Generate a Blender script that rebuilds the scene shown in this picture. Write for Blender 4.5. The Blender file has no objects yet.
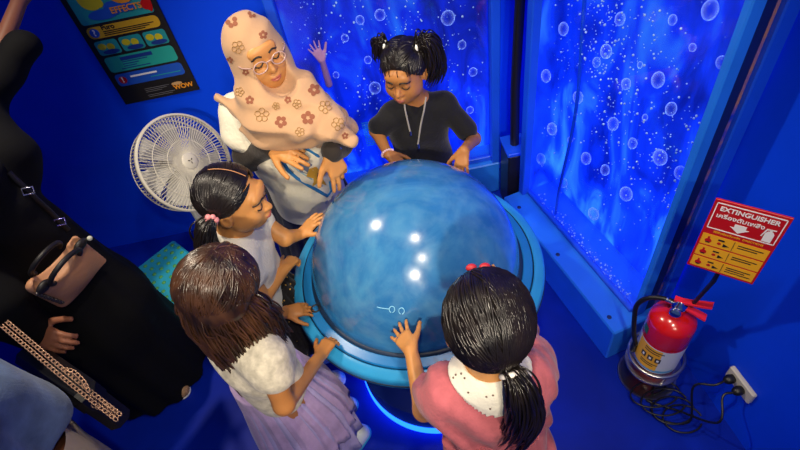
import bpy, math, random
import numpy as np
from mathutils import Vector as V, Matrix
from mathutils.bvhtree import BVHTree
random.seed(7); rng = np.random.default_rng(7)
SC = bpy.context.scene; COL = SC.collection
# ------------------------------------------------------------------ camera
FPX = 520.0; HC = 2.1
_n = np.array([95.0, 465.0]); _L = float(np.hypot(*_n)); _d = _n/_L
TH = math.atan(FPX/_L)
FWD = np.array([0, math.cos(TH), -math.sin(TH)]); DWN = np.array([0, -math.sin(TH), -math.cos(TH)])
RGT = np.array([1.0, 0, 0]); CAM = np.array([0, 0, HC])
def ray(px, py):
    q = np.array([px-400.0, py-225.0]); return FWD + DWN*(q@_d/FPX) + RGT*((q[0]*_d[1]-q[1]*_d[0])/FPX)
def Pz(px, py, z): r = ray(px, py); return CAM + r*((z-HC)/r[2])
def Py(px, py, y): r = ray(px, py); return CAM + r*(y/r[1])
def Pd(px, py, D): return CAM + ray(px, py)*D
cam = bpy.data.objects.new('camera', bpy.data.cameras.new('camera')); COL.objects.link(cam); SC.camera = cam
cam.data.sensor_width = 36; cam.data.lens = FPX/800*36; cam.data.clip_start = .02
_u = RGT*_d[1]+DWN*_d[0]; _w = -RGT*_d[0]+DWN*_d[1]
cam.matrix_world = Matrix([[_u[i], -_w[i], -FWD[i], CAM[i]] for i in range(3)]+[[0, 0, 0, 1]])
SC.view_settings.view_transform = 'Standard'; SC.view_settings.look = 'None'
SC.view_settings.exposure = 0.0; SC.view_settings.gamma = 1.0; SC.view_settings.use_curve_mapping = False
# ------------------------------------------------------------------ materials
def mat(name, col, rough=.5, metal=0, coat=0, noise=0, nscale=20, col2=None, bump=0, bscale=60, emit=0, ecol=None, spec=.5, sheen=0, stretch=None, sss=0):
    m = bpy.data.materials.new(name); m.use_nodes = True; nt = m.node_tree; b = nt.nodes['Principled BSDF']
    b.inputs['Base Color'].default_value = (*col, 1); b.inputs['Roughness'].default_value = rough
    b.inputs['Metallic'].default_value = metal; b.inputs['Coat Weight'].default_value = coat; b.inputs['Coat Roughness'].default_value = .08
    b.inputs['Specular IOR Level'].default_value = spec; b.inputs['Sheen Weight'].default_value = sheen
    if sss: b.inputs['Subsurface Weight'].default_value = sss; b.inputs['Subsurface Radius'].default_value = (.012, .005, .003); b.inputs['Subsurface Scale'].default_value = .5
    if emit: b.inputs['Emission Color'].default_value = (*(ecol or col), 1); b.inputs['Emission Strength'].default_value = emit
    tc = nt.nodes.new('ShaderNodeTexCoord'); src = tc.outputs['Object']
    if stretch:
        mp = nt.nodes.new('ShaderNodeMapping'); mp.inputs['Scale'].default_value = stretch; nt.links.new(src, mp.inputs[0]); src = mp.outputs[0]
    if noise or col2:
        n = nt.nodes.new('ShaderNodeTexNoise'); n.inputs['Scale'].default_value = nscale; n.inputs['Detail'].default_value = 5
        r = nt.nodes.new('ShaderNodeValToRGB'); c2 = col2 or tuple(max(0, c*(1-noise)) for c in col)
        r.color_ramp.elements[0].color = (*c2, 1); r.color_ramp.elements[0].position = .35
        r.color_ramp.elements[1].color = (*col, 1); r.color_ramp.elements[1].position = .65
        nt.links.new(src, n.inputs['Vector']); nt.links.new(n.outputs[0], r.inputs[0]); nt.links.new(r.outputs[0], b.inputs['Base Color'])
    if bump:
        n2 = nt.nodes.new('ShaderNodeTexNoise'); n2.inputs['Scale'].default_value = bscale; n2.inputs['Detail'].default_value = 4
        bp = nt.nodes.new('ShaderNodeBump'); bp.inputs['Strength'].default_value = bump; bp.inputs['Distance'].default_value = .01
        nt.links.new(src, n2.inputs['Vector']); nt.links.new(n2.outputs[0], bp.inputs['Height']); nt.links.new(bp.outputs[0], b.inputs['Normal'])
    return m
def nd(m, t, **kw):
    n = m.node_tree.nodes.new(t)
    for k, v in kw.items(): setattr(n, k, v)
    return n
# ------------------------------------------------------------------ mesh objects
def mesh_np(name, v, f):
    me = bpy.data.meshes.new(name); v = np.asarray(v, np.float32)
    if isinstance(f, np.ndarray) and f.ndim == 2:
        k = f.shape[1]; me.vertices.add(len(v)); me.vertices.foreach_set('co', v.ravel())
        me.loops.add(f.size); me.loops.foreach_set('vertex_index', f.astype(np.int32).ravel())
        me.polygons.add(len(f)); me.polygons.foreach_set('loop_start', np.arange(0, f.size, k, dtype=np.int32))
        me.update(calc_edges=True); me.validate()
    else:
        me.from_pydata([tuple(map(float, p)) for p in v], [], [list(map(int, q)) for q in f]); me.update()
    return me
def link(name, me, m, parent=None, smooth=True):
    o = bpy.data.objects.new(name, me); COL.objects.link(o)
    if m: me.materials.append(m)
    me.polygons.foreach_set('use_smooth', np.full(len(me.polygons), smooth))
    if parent is not None:
        o.parent = parent
        o.matrix_parent_inverse = parent.matrix_basis.inverted() if parent.parent is None else Matrix.Identity(4)
    return o
class MB:                                    # collects pieces into one mesh
    def __init__(s): s.v = []; s.f = []
    def add(s, v, f):
        o = len(s.v); s.v += [tuple(map(float, p)) for p in v]; s.f += [[int(i)+o for i in q] for q in f]; return s
    def box(s, c, size, R=None, bev=0):
        c = np.array(c, float); h = np.array(size, float)/2; R = np.eye(3) if R is None else np.array(R)
        b = min(bev, h.min()*.9)
        if b <= 0:
            P = [np.array([x, y, z])*h for x in (-1, 1) for y in (-1, 1) for z in (-1, 1)]
            s.add([c+R@p for p in P], [[0, 1, 3, 2], [4, 6, 7, 5], [0, 4, 5, 1], [2, 3, 7, 6], [0, 2, 6, 4], [1, 5, 7, 3]]); return s
        vid = {}; P = []; F = []
        for sx in (-1, 1):
            for sy in (-1, 1):
                for sz in (-1, 1):
                    sg = np.array([sx, sy, sz])
                    for a in range(3):
                        q = sg*(h-b); q[a] = sg[a]*h[a]; vid[(sx, sy, sz, a)] = len(P); P.append(q)
                    F.append([vid[(sx, sy, sz, a)] for a in range(3)][::1 if sx*sy*sz > 0 else -1])
        for a in range(3):
            b1, c1 = (a+1) % 3, (a+2) % 3
            for sa in (-1, 1):
                q = []
                for (i, j) in ((-1, -1), (1, -1), (1, 1), (-1, 1)):
                    k = [0, 0, 0]; k[a] = sa; k[b1] = i; k[c1] = j; q.append(vid[(*k, a)])
                F.append(q if sa > 0 else q[::-1])
            for i in (-1, 1):
                for j in (-1, 1):
                    k0 = [0, 0, 0]; k0[b1] = i; k0[c1] = j; k0[a] = -1; k1 = list(k0); k1[a] = 1
                    q = [vid[(*k0, b1)], vid[(*k1, b1)], vid[(*k1, c1)], vid[(*k0, c1)]]
                    F.append(q if i*j > 0 else q[::-1])
        s.add([c+R@p for p in P], F); return s
    def prism(s, pts, n):                     # pts: 3-D polygon loop, n: extrusion vector
        pts = [np.array(p, float) for p in pts]; n = np.array(n, float); k = len(pts)
        s.add(pts+[p+n for p in pts], [list(range(k))[::-1], list(range(k, 2*k))]+[[i, (i+1) % k, k+(i+1) % k, k+i] for i in range(k)]); return s
    def lathe(s, prof, c=(0, 0, 0), R=None, n=64, caps=True):   # prof: (r, z)
        R = np.eye(3) if R is None else np.array(R); c = np.array(c, float); o = []
        for (r, z) in prof:
            for k in range(n):
                a = 2*math.pi*k/n; o.append(c+R@np.array([r*math.cos(a), r*math.sin(a), z]))
        f = [[i*n+k, i*n+(k+1) % n, (i+1)*n+(k+1) % n, (i+1)*n+k] for i in range(len(prof)-1) for k in range(n)]
        if caps: f += [list(range(n))[::-1], [(len(prof)-1)*n+k for k in range(n)]]
        s.add(o, f); return s
    def tube(s, pts, r, n=8, closed=False):
        v, f = tube_np([np.array(pts, float)], [r], n, closed); s.add(v, f); return s
    def ell(s, c, r, R=None, n=12, m=8):
        prof = [(math.sin(math.pi*i/m), -math.cos(math.pi*i/m)) for i in range(m+1)]
        prof = [(max(a, 1e-4), b) for a, b in prof]; R = np.eye(3) if R is None else np.array(R); r = np.array(r if np.ndim(r) else [r]*3, float)
        return s.lathe(prof, c, R@np.diag(r), n)
    def build(s, name, m, parent=None, smooth=False):
        me = mesh_np(name, s.v, s.f); o = link(name, me, m, parent, smooth)
        if not smooth: return o
        return o
def auto(o, ang=35):
    me = o.data; me.polygons.foreach_set('use_smooth', np.ones(len(me.polygons), bool)); me.set_sharp_from_angle(angle=math.radians(ang)); return o
def tube_np(lines, radii, n=5, closed=False):
    Vs = []; Fs = []; off = 0
    for pts, r in zip(lines, radii):
        pts = np.asarray(pts, float); k = len(pts); r = np.full(k, r) if np.ndim(r) == 0 else np.asarray(r)
        if closed: t = np.roll(pts, -1, 0)-np.roll(pts, 1, 0)
        else: t = np.gradient(pts, axis=0)
        t /= np.linalg.norm(t, axis=1)[:, None]+1e-12
        ref = np.array([.31, .2, .93]); ref = ref if abs(t[0]@ref) < .9 else np.array([1., 0, 0])
        u = np.empty_like(pts); a = np.cross(t[0], ref); a /= np.linalg.norm(a)
        for i in range(k):
            a = a-t[i]*(a@t[i]); a /= np.linalg.norm(a)+1e-12; u[i] = a
        w = np.cross(t, u); an = 2*np.pi*np.arange(n)/n
        ring = pts[:, None]+r[:, None, None]*(np.cos(an)[None, :, None]*u[:, None]+np.sin(an)[None, :, None]*w[:, None])
        Vs.append(ring.reshape(-1, 3)); i = np.arange(k if closed else k-1)[:, None]*n; j = np.arange(n)[None]
        i2 = (i+n) % (k*n); q = np.stack([i+j, i+(j+1) % n, i2+(j+1) % n, i2+j], -1).reshape(-1, 4)+off
        Fs.append(q)
        off += k*n
    v = np.concatenate(Vs); f = np.concatenate(Fs)
    return v, f
def root(name, label, cat, loc, group=None):
    o = bpy.data.objects.new(name, None); COL.objects.link(o); o.location = [float(x) for x in loc]; o.empty_display_size = .1
    o['label'] = label; o['category'] = cat
    if group: o['group'] = group
    return o
def tag(o, label=None, cat=None, group=None, kind=None):
    for k, v in (('label', label), ('category', cat), ('group', group), ('kind', kind)):
        if v: o[k] = v
    return o
def text_obj(name, s, size, m, parent, M, align='LEFT', ext=.0006, bold=0):
    cu = bpy.data.curves.new(name, 'FONT'); cu.body = s; cu.size = size; cu.align_x = align; cu.extrude = ext; cu.offset = bold
    t = bpy.data.objects.new(name+'_t', cu); COL.objects.link(t); t.matrix_world = M
    dg = bpy.context.evaluated_depsgraph_get(); me = bpy.data.meshes.new_from_object(t.evaluated_get(dg)); me.transform(M)
    bpy.data.objects.remove(t); bpy.data.curves.remove(cu)
    me.materials.clear(); return link(name, me, m, parent, False)
# ------------------------------------------------------------------ signed distance modelling
class SDF:
    def __init__(s, lo, hi, h):
        s.h = h; s.lo = np.array(lo, float); s.n = np.ceil((np.array(hi)-s.lo)/h).astype(int)+1; s.f = np.full(s.n, .08, np.float32)
        s.ax = [(s.lo[i]+h*np.arange(s.n[i])).astype(np.float32) for i in range(3)]
    def sub(s, lo, hi):
        a = np.maximum(np.floor((np.array(lo)-s.lo)/s.h).astype(int), 0); b = np.minimum(np.ceil((np.array(hi)-s.lo)/s.h).astype(int)+1, s.n)
        sl = tuple(slice(a[i], max(b[i], a[i])) for i in range(3))
        return sl, s.ax[0][sl[0]][:, None, None], s.ax[1][sl[1]][None, :, None], s.ax[2][sl[2]][None, None, :]
    def put(s, sl, d, k, op):
        f = s.f[sl]
        if f.size == 0: return
        if op == 'sub': d = -d; hh = np.maximum(k-np.abs(f-d), 0)/max(k, 1e-6); s.f[sl] = np.maximum(f, d)+hh*hh*k*.25
        else: hh = np.maximum(k-np.abs(f-d), 0)/max(k, 1e-6); s.f[sl] = np.minimum(f, d)-hh*hh*k*.25
    def cap(s, a, b, ra, rb=None, k=.01, op='add'):
        rb = ra if rb is None else rb; a = np.array(a, float); b = np.array(b, float); m = max(ra, rb)+k+3*s.h
        sl, x, y, z = s.sub(np.minimum(a, b)-m, np.maximum(a, b)+m); ab = b-a; L = float(ab@ab)+1e-12
        t = np.clip(((x-a[0])*ab[0]+(y-a[1])*ab[1]+(z-a[2])*ab[2])/L, 0, 1)
        d = np.sqrt((x-a[0]-t*ab[0])**2+(y-a[1]-t*ab[1])**2+(z-a[2]-t*ab[2])**2)-(ra+(rb-ra)*t)
        s.put(sl, d, k, op); return s
    def ell(s, c, r, R=None, k=.01, op='add'):
        c = np.array(c, float); r = np.array(r if np.ndim(r) else [r]*3, float); R = np.eye(3) if R is None else np.array(R)
        ext = np.sqrt(((R*r)**2).sum(1))+k+3*s.h
        sl, x, y, z = s.sub(c-ext, c+ext); x = x-c[0]; y = y-c[1]; z = z-c[2]
        q = [(R[0, i]*x+R[1, i]*y+R[2, i]*z)/r[i] for i in range(3)]
        k0 = np.sqrt(q[0]**2+q[1]**2+q[2]**2)+1e-6; k1 = np.sqrt((q[0]/r[0])**2+(q[1]/r[1])**2+(q[2]/r[2])**2)+1e-6
        s.put(sl, k0*(k0-1)/k1, k, op); return s
    def cut(s, p, n, k=.004):                # remove the side n points to
        p = np.array(p, float); n = np.array(n, float); n = n/np.linalg.norm(n)
        x, y, z = s.ax[0][:, None, None], s.ax[1][None, :, None], s.ax[2][None, None, :]
        d = ((x-p[0])*n[0]+(y-p[1])*n[1]+(z-p[2])*n[2]).astype(np.float32)
        hh = np.maximum(k-np.abs(s.f-d), 0)/k; s.f = np.maximum(s.f, d)+hh*hh*k*.25; return s
    def warp(s, fn):
        s.f = s.f+fn(s.ax[0][:, None, None], s.ax[1][None, :, None], s.ax[2][None, None, :]).astype(np.float32); return s
    def mesh(s):
        f = s.f; ins = f < 0; cnt = np.zeros(s.n-1, np.int8); co = [(i, j, k) for i in (0, 1) for j in (0, 1) for k in (0, 1)]
        def sh(A, c): return A[c[0]:A.shape[0]-1+c[0], c[1]:A.shape[1]-1+c[1], c[2]:A.shape[2]-1+c[2]]
        for c in co: cnt += sh(ins, c)
        act = (cnt > 0) & (cnt < 8); idx = np.argwhere(act); N = len(idx)
        val = np.stack([f[idx[:, 0]+c[0], idx[:, 1]+c[1], idx[:, 2]+c[2]] for c in co], 1); acc = np.zeros((N, 3)); w = np.zeros(N)
        for a in range(8):
            for b in range(a+1, 8):
                ca, cb = np.array(co[a]), np.array(co[b])
                if abs(ca-cb).sum() != 1: continue
                va, vb = val[:, a], val[:, b]; m = (va < 0) != (vb < 0); t = np.where(m, va/np.where(m, va-vb, 1), 0)
                acc += m[:, None]*(ca+t[:, None]*(cb-ca)); w += m
        v = s.lo+(idx+acc/w[:, None])*s.h; vi = np.full(s.n-1, -1, np.int32); vi[tuple(idx.T)] = np.arange(N); Q = []
        for a in range(3):
            A = np.moveaxis(ins, a, 0); e = np.argwhere(A[:-1] != A[1:]); flip = A[tuple(e.T)]
            W = np.moveaxis(vi, a, 0); ok = (e[:, 1] > 0) & (e[:, 2] > 0) & (e[:, 1] < W.shape[1]) & (e[:, 2] < W.shape[2]); e = e[ok]; flip = flip[ok]
            q = np.stack([W[e[:, 0], e[:, 1]-1, e[:, 2]-1], W[e[:, 0], e[:, 1], e[:, 2]-1], W[e[:, 0], e[:, 1], e[:, 2]], W[e[:, 0], e[:, 1]-1, e[:, 2]]], 1)
            flip = ~flip if a == 1 else flip; q[~flip] = q[~flip][:, ::-1]; Q.append(q)
        return v, np.concatenate(Q)
    def build(s, name, m, parent=None): v, f = s.mesh(); return link(name, mesh_np(name, v, f), m, parent, True)
def bvh(o): return BVHTree.FromPolygons([v.co for v in o.data.vertices], [p.vertices for p in o.data.polygons])
def N_(a): a = np.array(a, float); return a/(np.linalg.norm(a)+1e-12)
def frame_z(z, xref=(1, 0, 0)):
    z = N_(z); x = np.array(xref, float); x = N_(x-z*(x@z)); return np.stack([x, np.cross(z, x), z], 1)
# ------------------------------------------------------------------ materials of the place
M = {}
M['wall'] = mat('blue wall paint', (.001, .060, .88), .6, spec=.12, noise=.1, nscale=3, bump=.05, bscale=200)
M['floor'] = mat('blue vinyl floor', (.001, .02, .42), .42, spec=.2, noise=.3, nscale=4, bump=.03, bscale=120)
M['frame'] = mat('blue painted frame', (.006, .085, .80), .4, coat=.15, noise=.1, nscale=6)
M['ledge'] = mat('light blue painted ledge', (.015, .19, .88), .4, coat=.15, noise=.1, nscale=8)
M['darkframe'] = mat('navy frame', (.002, .01, .10), .5)
M['black'] = mat('black plastic', (.006, .006, .007), .4)
M['gasket'] = mat('dark rubber gasket', (.004, .02, .06), .5)
M['ring'] = mat('sky blue table ring', (.03, .33, .68), .28, coat=.4, noise=.12, nscale=9)
M['ring2'] = mat('deeper blue table ring', (.012, .19, .52), .3, coat=.4, noise=.12, nscale=9)
M['ped'] = mat('blue pedestal', (.003, .03, .30), .5)
M['steel'] = mat('brushed steel', (.55, .54, .52), .28, metal=1)
M['chrome'] = mat('chrome', (.8, .8, .8), .1, metal=1)
M['white'] = mat('white plastic', (.56, .53, .45), .4)
M['red'] = mat('red enamel', (.62, .008, .006), .22, coat=.6)
M['redp'] = mat('red print', (.50, .006, .006), .4); M['yelp'] = mat('yellow print', (.85, .42, .01), .4); M['whp'] = mat('white print', (.85, .85, .82), .4); M['blkp'] = mat('black print', (.01, .008, .008), .5)
M['turq'] = mat('turquoise plastic', (.03, .42, .60), .4); M['green'] = mat('green plastic', (.10, .42, .12), .45)
def dome_mat():
    m = mat('blue frosted dome', (.05, .27, .55), .16, coat=.5, spec=.5); nt = m.node_tree; b = nt.nodes['Principled BSDF']
    tc = nd(m, 'ShaderNodeTexCoord'); n1 = nd(m, 'ShaderNodeTexNoise'); n1.inputs['Scale'].default_value = 4.5; n1.inputs['Detail'].default_value = 8; n1.inputs['Distortion'].default_value = 1.6; n1.inputs['Roughness'].default_value = .62
    r = nd(m, 'ShaderNodeValToRGB'); r.color_ramp.elements[0].position = .38; r.color_ramp.elements[0].color = (.022, .15, .40, 1); r.color_ramp.elements[1].position = .72; r.color_ramp.elements[1].color = (.06, .25, .49, 1)
    n2 = nd(m, 'ShaderNodeTexNoise'); n2.inputs['Scale'].default_value = 26; n2.inputs['Detail'].default_value = 6; r2 = nd(m, 'ShaderNodeValToRGB'); r2.color_ramp.elements[0].position = .42; r2.color_ramp.elements[1].position = .8
    mx = nd(m, 'ShaderNodeMixRGB'); mx.blend_type = 'MIX'; mx.inputs[2].default_value = (.14, .34, .52, 1)
    mu = nd(m, 'ShaderNodeMath', operation='MULTIPLY'); mu.inputs[1].default_value = .35
    L = nt.links.new; L(tc.outputs['Object'], n1.inputs[0]); L(tc.outputs['Object'], n2.inputs[0]); L(n1.outputs[0], r.inputs[0]); L(n2.outputs[0], r2.inputs[0]); L(r2.outputs[0], mu.inputs[0]); L(mu.outputs[0], mx.inputs[0]); L(r.outputs[0], mx.inputs[1]); L(mx.outputs[0], b.inputs['Base Color'])
    rr = nd(m, 'ShaderNodeMapRange'); rr.inputs[3].default_value = .1; rr.inputs[4].default_value = .3; L(n2.outputs[0], rr.inputs[0]); L(rr.outputs[0], b.inputs['Roughness'])
    return m
M['dome'] = dome_mat()
def led_mat(name, lo, mid, hi, strength, seed):          # back-lit LED panel of the bubble tanks
    m = bpy.data.materials.new(name); m.use_nodes = True; nt = m.node_tree; b = nt.nodes['Principled BSDF']; L = nt.links.new
    b.inputs['Base Color'].default_value = (.002, .01, .15, 1); b.inputs['Roughness'].default_value = .5
    tc = nd(m, 'ShaderNodeTexCoord'); mp = nd(m, 'ShaderNodeMapping'); mp.inputs['Scale'].default_value = (2.6, 2.6, 1.0); mp.inputs['Location'].default_value = (seed, seed*2, 0)
    n = nd(m, 'ShaderNodeTexNoise'); n.inputs['Scale'].default_value = 2.4; n.inputs['Detail'].default_value = 5; n.inputs['Distortion'].default_value = 1.2
    r = nd(m, 'ShaderNodeValToRGB'); e = r.color_ramp.elements; e[0].position = .3; e[0].color = (*lo, 1); e[1].position = .78; e[1].color = (*hi, 1); k = e.new(.52); k.color = (*mid, 1)
    L(tc.outputs['Object'], mp.inputs[0]); L(mp.outputs[0], n.inputs[0]); L(n.outputs[0], r.inputs[0]); L(r.outputs[0], b.inputs['Emission Color']); sp = nd(m, 'ShaderNodeSeparateXYZ'); mr = nd(m, 'ShaderNodeMapRange'); mr.inputs[1].default_value = .2; mr.inputs[2].default_value = 1.1; mr.inputs[3].default_value = strength*2.0; mr.inputs[4].default_value = strength*.85; L(tc.outputs['Object'], sp.inputs[0]); L(sp.outputs[2], mr.inputs[0]); L(mr.outputs[0], b.inputs['Emission Strength'])
    return m
M['led1'] = led_mat('blue LED panel', (0, .002, .13), (.001, .018, .72), (.02, .20, 1.0), 1.0, 0)
M['led2'] = led_mat('blue violet LED panel', (0, .006, .30), (.002, .032, .90), (.03, .22, 1.0), 1.15, 3.3)
def pane_mat():
    m = bpy.data.materials.new('clear acrylic pane'); m.use_nodes = True; nt = m.node_tree; nt.nodes.remove(nt.nodes['Principled BSDF']); o = nt.nodes['Material Output']
    t = nd(m, 'ShaderNodeBsdfTransparent'); t.inputs[0].default_value = (.93, .96, 1, 1); g = nd(m, 'ShaderNodeBsdfGlossy'); g.inputs['Roughness'].default_value = .03
    lw = nd(m, 'ShaderNodeLayerWeight'); lw.inputs[0].default_value = .5; pw = nd(m, 'ShaderNodeMath', operation='POWER'); pw.inputs[1].default_value = 5; nt.links.new(lw.outputs['Facing'], pw.inputs[0]); f = nd(m, 'ShaderNodeMath', operation='MULTIPLY_ADD'); f.inputs[1].default_value = .92; f.inputs[2].default_value = .04; nt.links.new(pw.outputs[0], f.inputs[0]); x = nd(m, 'ShaderNodeMixShader'); L = nt.links.new
    L(f.outputs[0], x.inputs[0]); L(t.outputs[0], x.inputs[1]); L(g.outputs[0], x.inputs[2]); L(x.outputs[0], o.inputs[0]); return m
M['pane'] = pane_mat()
def bubble_mat():
    m = bpy.data.materials.new('air bubble in water'); m.use_nodes = True; nt = m.node_tree; nt.nodes.remove(nt.nodes['Principled BSDF']); o = nt.nodes['Material Output']
    t = nd(m, 'ShaderNodeBsdfTransparent'); t.inputs[0].default_value = (.9, .95, 1, 1)
    g = nd(m, 'ShaderNodeBsdfGlossy'); g.inputs['Roughness'].default_value = .25; g.inputs[0].default_value = (.8, .95, 1, 1); d = nd(m, 'ShaderNodeBsdfDiffuse'); d.inputs[0].default_value = (.7, .92, 1, 1); a = nd(m, 'ShaderNodeAddShader')
    lw = nd(m, 'ShaderNodeLayerWeight'); lw.inputs[0].default_value = .5; pw = nd(m, 'ShaderNodeMath', operation='POWER'); pw.inputs[1].default_value = 1.7; x = nd(m, 'ShaderNodeMixShader'); L = nt.links.new
    L(lw.outputs['Facing'], pw.inputs[0]); L(pw.outputs[0], x.inputs[0]); L(t.outputs[0], x.inputs[1]); L(g.outputs[0], a.inputs[0]); L(d.outputs[0], a.inputs[1]); L(a.outputs[0], x.inputs[2]); L(x.outputs[0], o.inputs[0]); return m
M['bubble'] = bubble_mat()
M['tiny'] = mat('tiny air bubbles', (.55, .8, 1), .2, spec=.8)
# ------------------------------------------------------------------ shell
TWD = N_((-.098, .995, 0)); TWN = np.array([TWD[1], -TWD[0], 0]); T2D = N_((-.232, .973, 0)); T2N = np.array([T2D[1], -T2D[0], 0])         # along / out behind the right tank
def slab(name, c, size, m, R=None): return tag(MB().box(c, size, R).build(name, m), kind='structure')
slab('floor', (-.7, .55, -.05), (4.4, 3.7, .1), M['floor'])
slab('wall_back', (-.7, 2.25, 1.25), (4.4, .1, 2.5), M['wall'])
R2 = np.stack([T2N, T2D, (0, 0, 1)], 1)
RW = np.stack([TWN, TWD, (0, 0, 1)], 1); wc = np.array([1.05, .65, 0])+TWN*.05
slab('wall_right', wc+TWD*.02+np.array([0, 0, 1.25]), (.1, 3.2, 2.5), M['wall'], RW)
slab('wall_left', (-2.95, .55, 1.25), (.1, 3.7, 2.5), M['wall'])
# ------------------------------------------------------------------ dome table
DC = np.array([.026, 1.134, .652]); DR = .36
def Pdome(px, py, off=0):
    r = N_(ray(px, py)); oc = CAM-DC; b = oc@r; R = DR+off; q = b*b-(oc@oc-R*R); return CAM+r*(-b-math.sqrt(max(q, 0)))
dt = root('dome_table', 'round blue table with a big glossy blue dome and stepped sky blue ring', 'table', (DC[0], DC[1], 0))
prof = [(DR*math.cos(a), DR*math.sin(a)) for a in np.linspace(-.06, math.pi/2-.004, 60)]
dome = MB().lathe(prof, DC, n=128).build('dome', M['dome'], dt, True)
MB().lathe([(.352, -.02), (.352, .012), (.366, .012), (.372, .004), (.372, -.02)], DC, n=128).build('gasket', M['gasket'], dt, True)
auto(MB().lathe([(.30, -.03), (.370, -.03), (.370, .004), (.374, .007), (.400, .001), (.403, -.003), (.403, -.03)], DC, n=128).build('inner_ring', M['ring2'], dt))
auto(MB().lathe([(.40, -.03), (.4035, -.009), (.408, -.006), (.408, -.03)], DC, n=128).build('seam', M['gasket'], dt))
auto(MB().lathe([(.28, -.05), (.4075, -.03), (.4075, -.004), (.411, -.002), (.436, -.008), (.442, -.014), (.444, -.024), (.444, -.05), (.438, -.058), (.40, -.066), (.36, -.10), (.27, -.12)], DC, n=128).build('outer_ring', M['ring'], dt))
auto(MB().lathe([(.4425, -.034), (.4465, -.036), (.4465, -.042), (.4425, -.044)], DC, n=128, caps=False).build('edge_trim', M['gasket'], dt))
auto(MB().lathe([(.25, .54), (.25, .20), (.318, .17), (.318, .05), (.312, .045), (.312, 0.001)], (DC[0]+.012, DC[1]-.045, 0), n=96).build('pedestal', M['ped'], dt))
M['strip'] = mat('blue LED strip', (.05, .3, 1), .5, emit=4.5, ecol=(.008, .10, 1.0))
MB().lathe([(.313, .006), (.323, .006), (.323, .046), (.313, .046)], (DC[0]+.012, DC[1]-.045, 0), n=96, caps=False).build('light_strip', M['strip'], dt)
M['mark'] = mat('pale blue painted glint', (.30, .72, .95), .4)  # thin pale lines that paint lamp reflections onto the dome
mk = MB()
def dl(pts): mk.tube([Pdome(x, y, .0004) for x, y in pts], .0011, 5)
dl([(377, 307), (381, 308), (385, 308.6), (389, 309)])
for cx, cy in ((392, 309.5), (401.5, 311)): dl([(cx+2.8*math.cos(a), cy+3.2*math.sin(a)) for a in np.linspace(1.9, 7.6, 14)])
mk.build('glint', M['mark'], dt, True)
# ------------------------------------------------------------------ bubble tanks
ZB = .21
def rot_box(mb, a, b, ofs, w, z0, z1, R, bev=.004):      # box between two plan points
    c = (np.array(a)+np.array(b))/2; mb.box((c[0], c[1], (z0+z1)/2), (w, np.linalg.norm(np.array(b)-np.array(a)), z1-z0), R, bev)
P0 = np.array([.732, .935, 0]); LEN = .86                 # near front corner of the right tank
def L2(n, t, z=0): return P0+T2N*n+T2D*t+np.array([0, 0, z])
t2 = root('bubble_tank', 'tall blue bubble tank on the right, reaching from the corner to the extinguisher', 'tank', L2(.15, LEN/2))
ZT = 2.3
def b2(mb, n0, n1, t0, t1, z0, z1, bev=.004): return mb.box(L2((n0+n1)/2, (t0+t1)/2, (z0+z1)/2), (n1-n0, t1-t0, z1-z0), R2, bev)
DEP = .285
b2(MB(), 0, DEP, 0, LEN, .001, ZB, .006).build('base_cabinet', M['ledge'], t2)
b2(MB(), .110, .135, .052, LEN-.02, ZB, ZB+.02).build('bottom_rail', M['frame'], t2)
ps = MB(); b2(ps, .120, .165, .028, .052, ZB, ZT); ps.build('post', M['ledge'], t2)
ps = MB(); b2(ps, .085, .125, LEN-.04, LEN, ZB, ZT); ps.build('post', M['frame'], t2)
b2(MB(), .166, .208, .036, .06, ZB, ZT, .001).build('corner_seal', M['darkframe'], t2)
b2(MB(), .124, .130, .052, LEN-.04, ZB, ZT, 0).build('glass_pane', M['pane'], t2)
b2(MB(), .208, .232, .034, .040, ZB, ZT, 0).build('side_pane', M['pane'], t2)
b2(MB(), .209, .230, .044, .050, ZB, ZT, 0).build('reflection_strip', mat('orange and violet painted reflection', (.75, .30, .12), .25, nscale=13, col2=(.01, .05, .62), stretch=(.5, .5, 1.2), coat=.5), t2)  # warm reflections at the tank's end, painted into this strip's colour
b2(MB(), .232, DEP, .028, .06, ZB, ZT).build('end_panel', M['frame'], t2)
b2(MB(), DEP-.018, DEP-.004, .06, LEN-.0, ZB, ZT, 0).build('lit_back_panel', M['led2'], t2)
b2(MB(), .11, DEP-.018, LEN-.02, LEN-.005, ZB, ZT, 0).build('glowing_end_wall', M['led2'], t2)  # plain inner end wall, made to glow like the LED panel
b2(MB(), .0, DEP, 0, LEN, ZT, ZT+.08).build('top_cover', M['frame'], t2)
for n, t in ((.06, .07), (.06, LEN*.5), (.06, LEN-.1)):
    MB().lathe([(.009, 0), (.009, .002), (.006, .004), (.001, .003)], L2(n*.5, t, ZB), n=14).build('screw', M['darkframe'], t2)
hose = [L2(.14, .60+.02*math.sin(z*5.5), z) for z in np.linspace(ZB+.03, ZT-.05, 40)]
MB().tube(hose, .007, 8).build('air_hose', M['frame'], t2, True)
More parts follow.
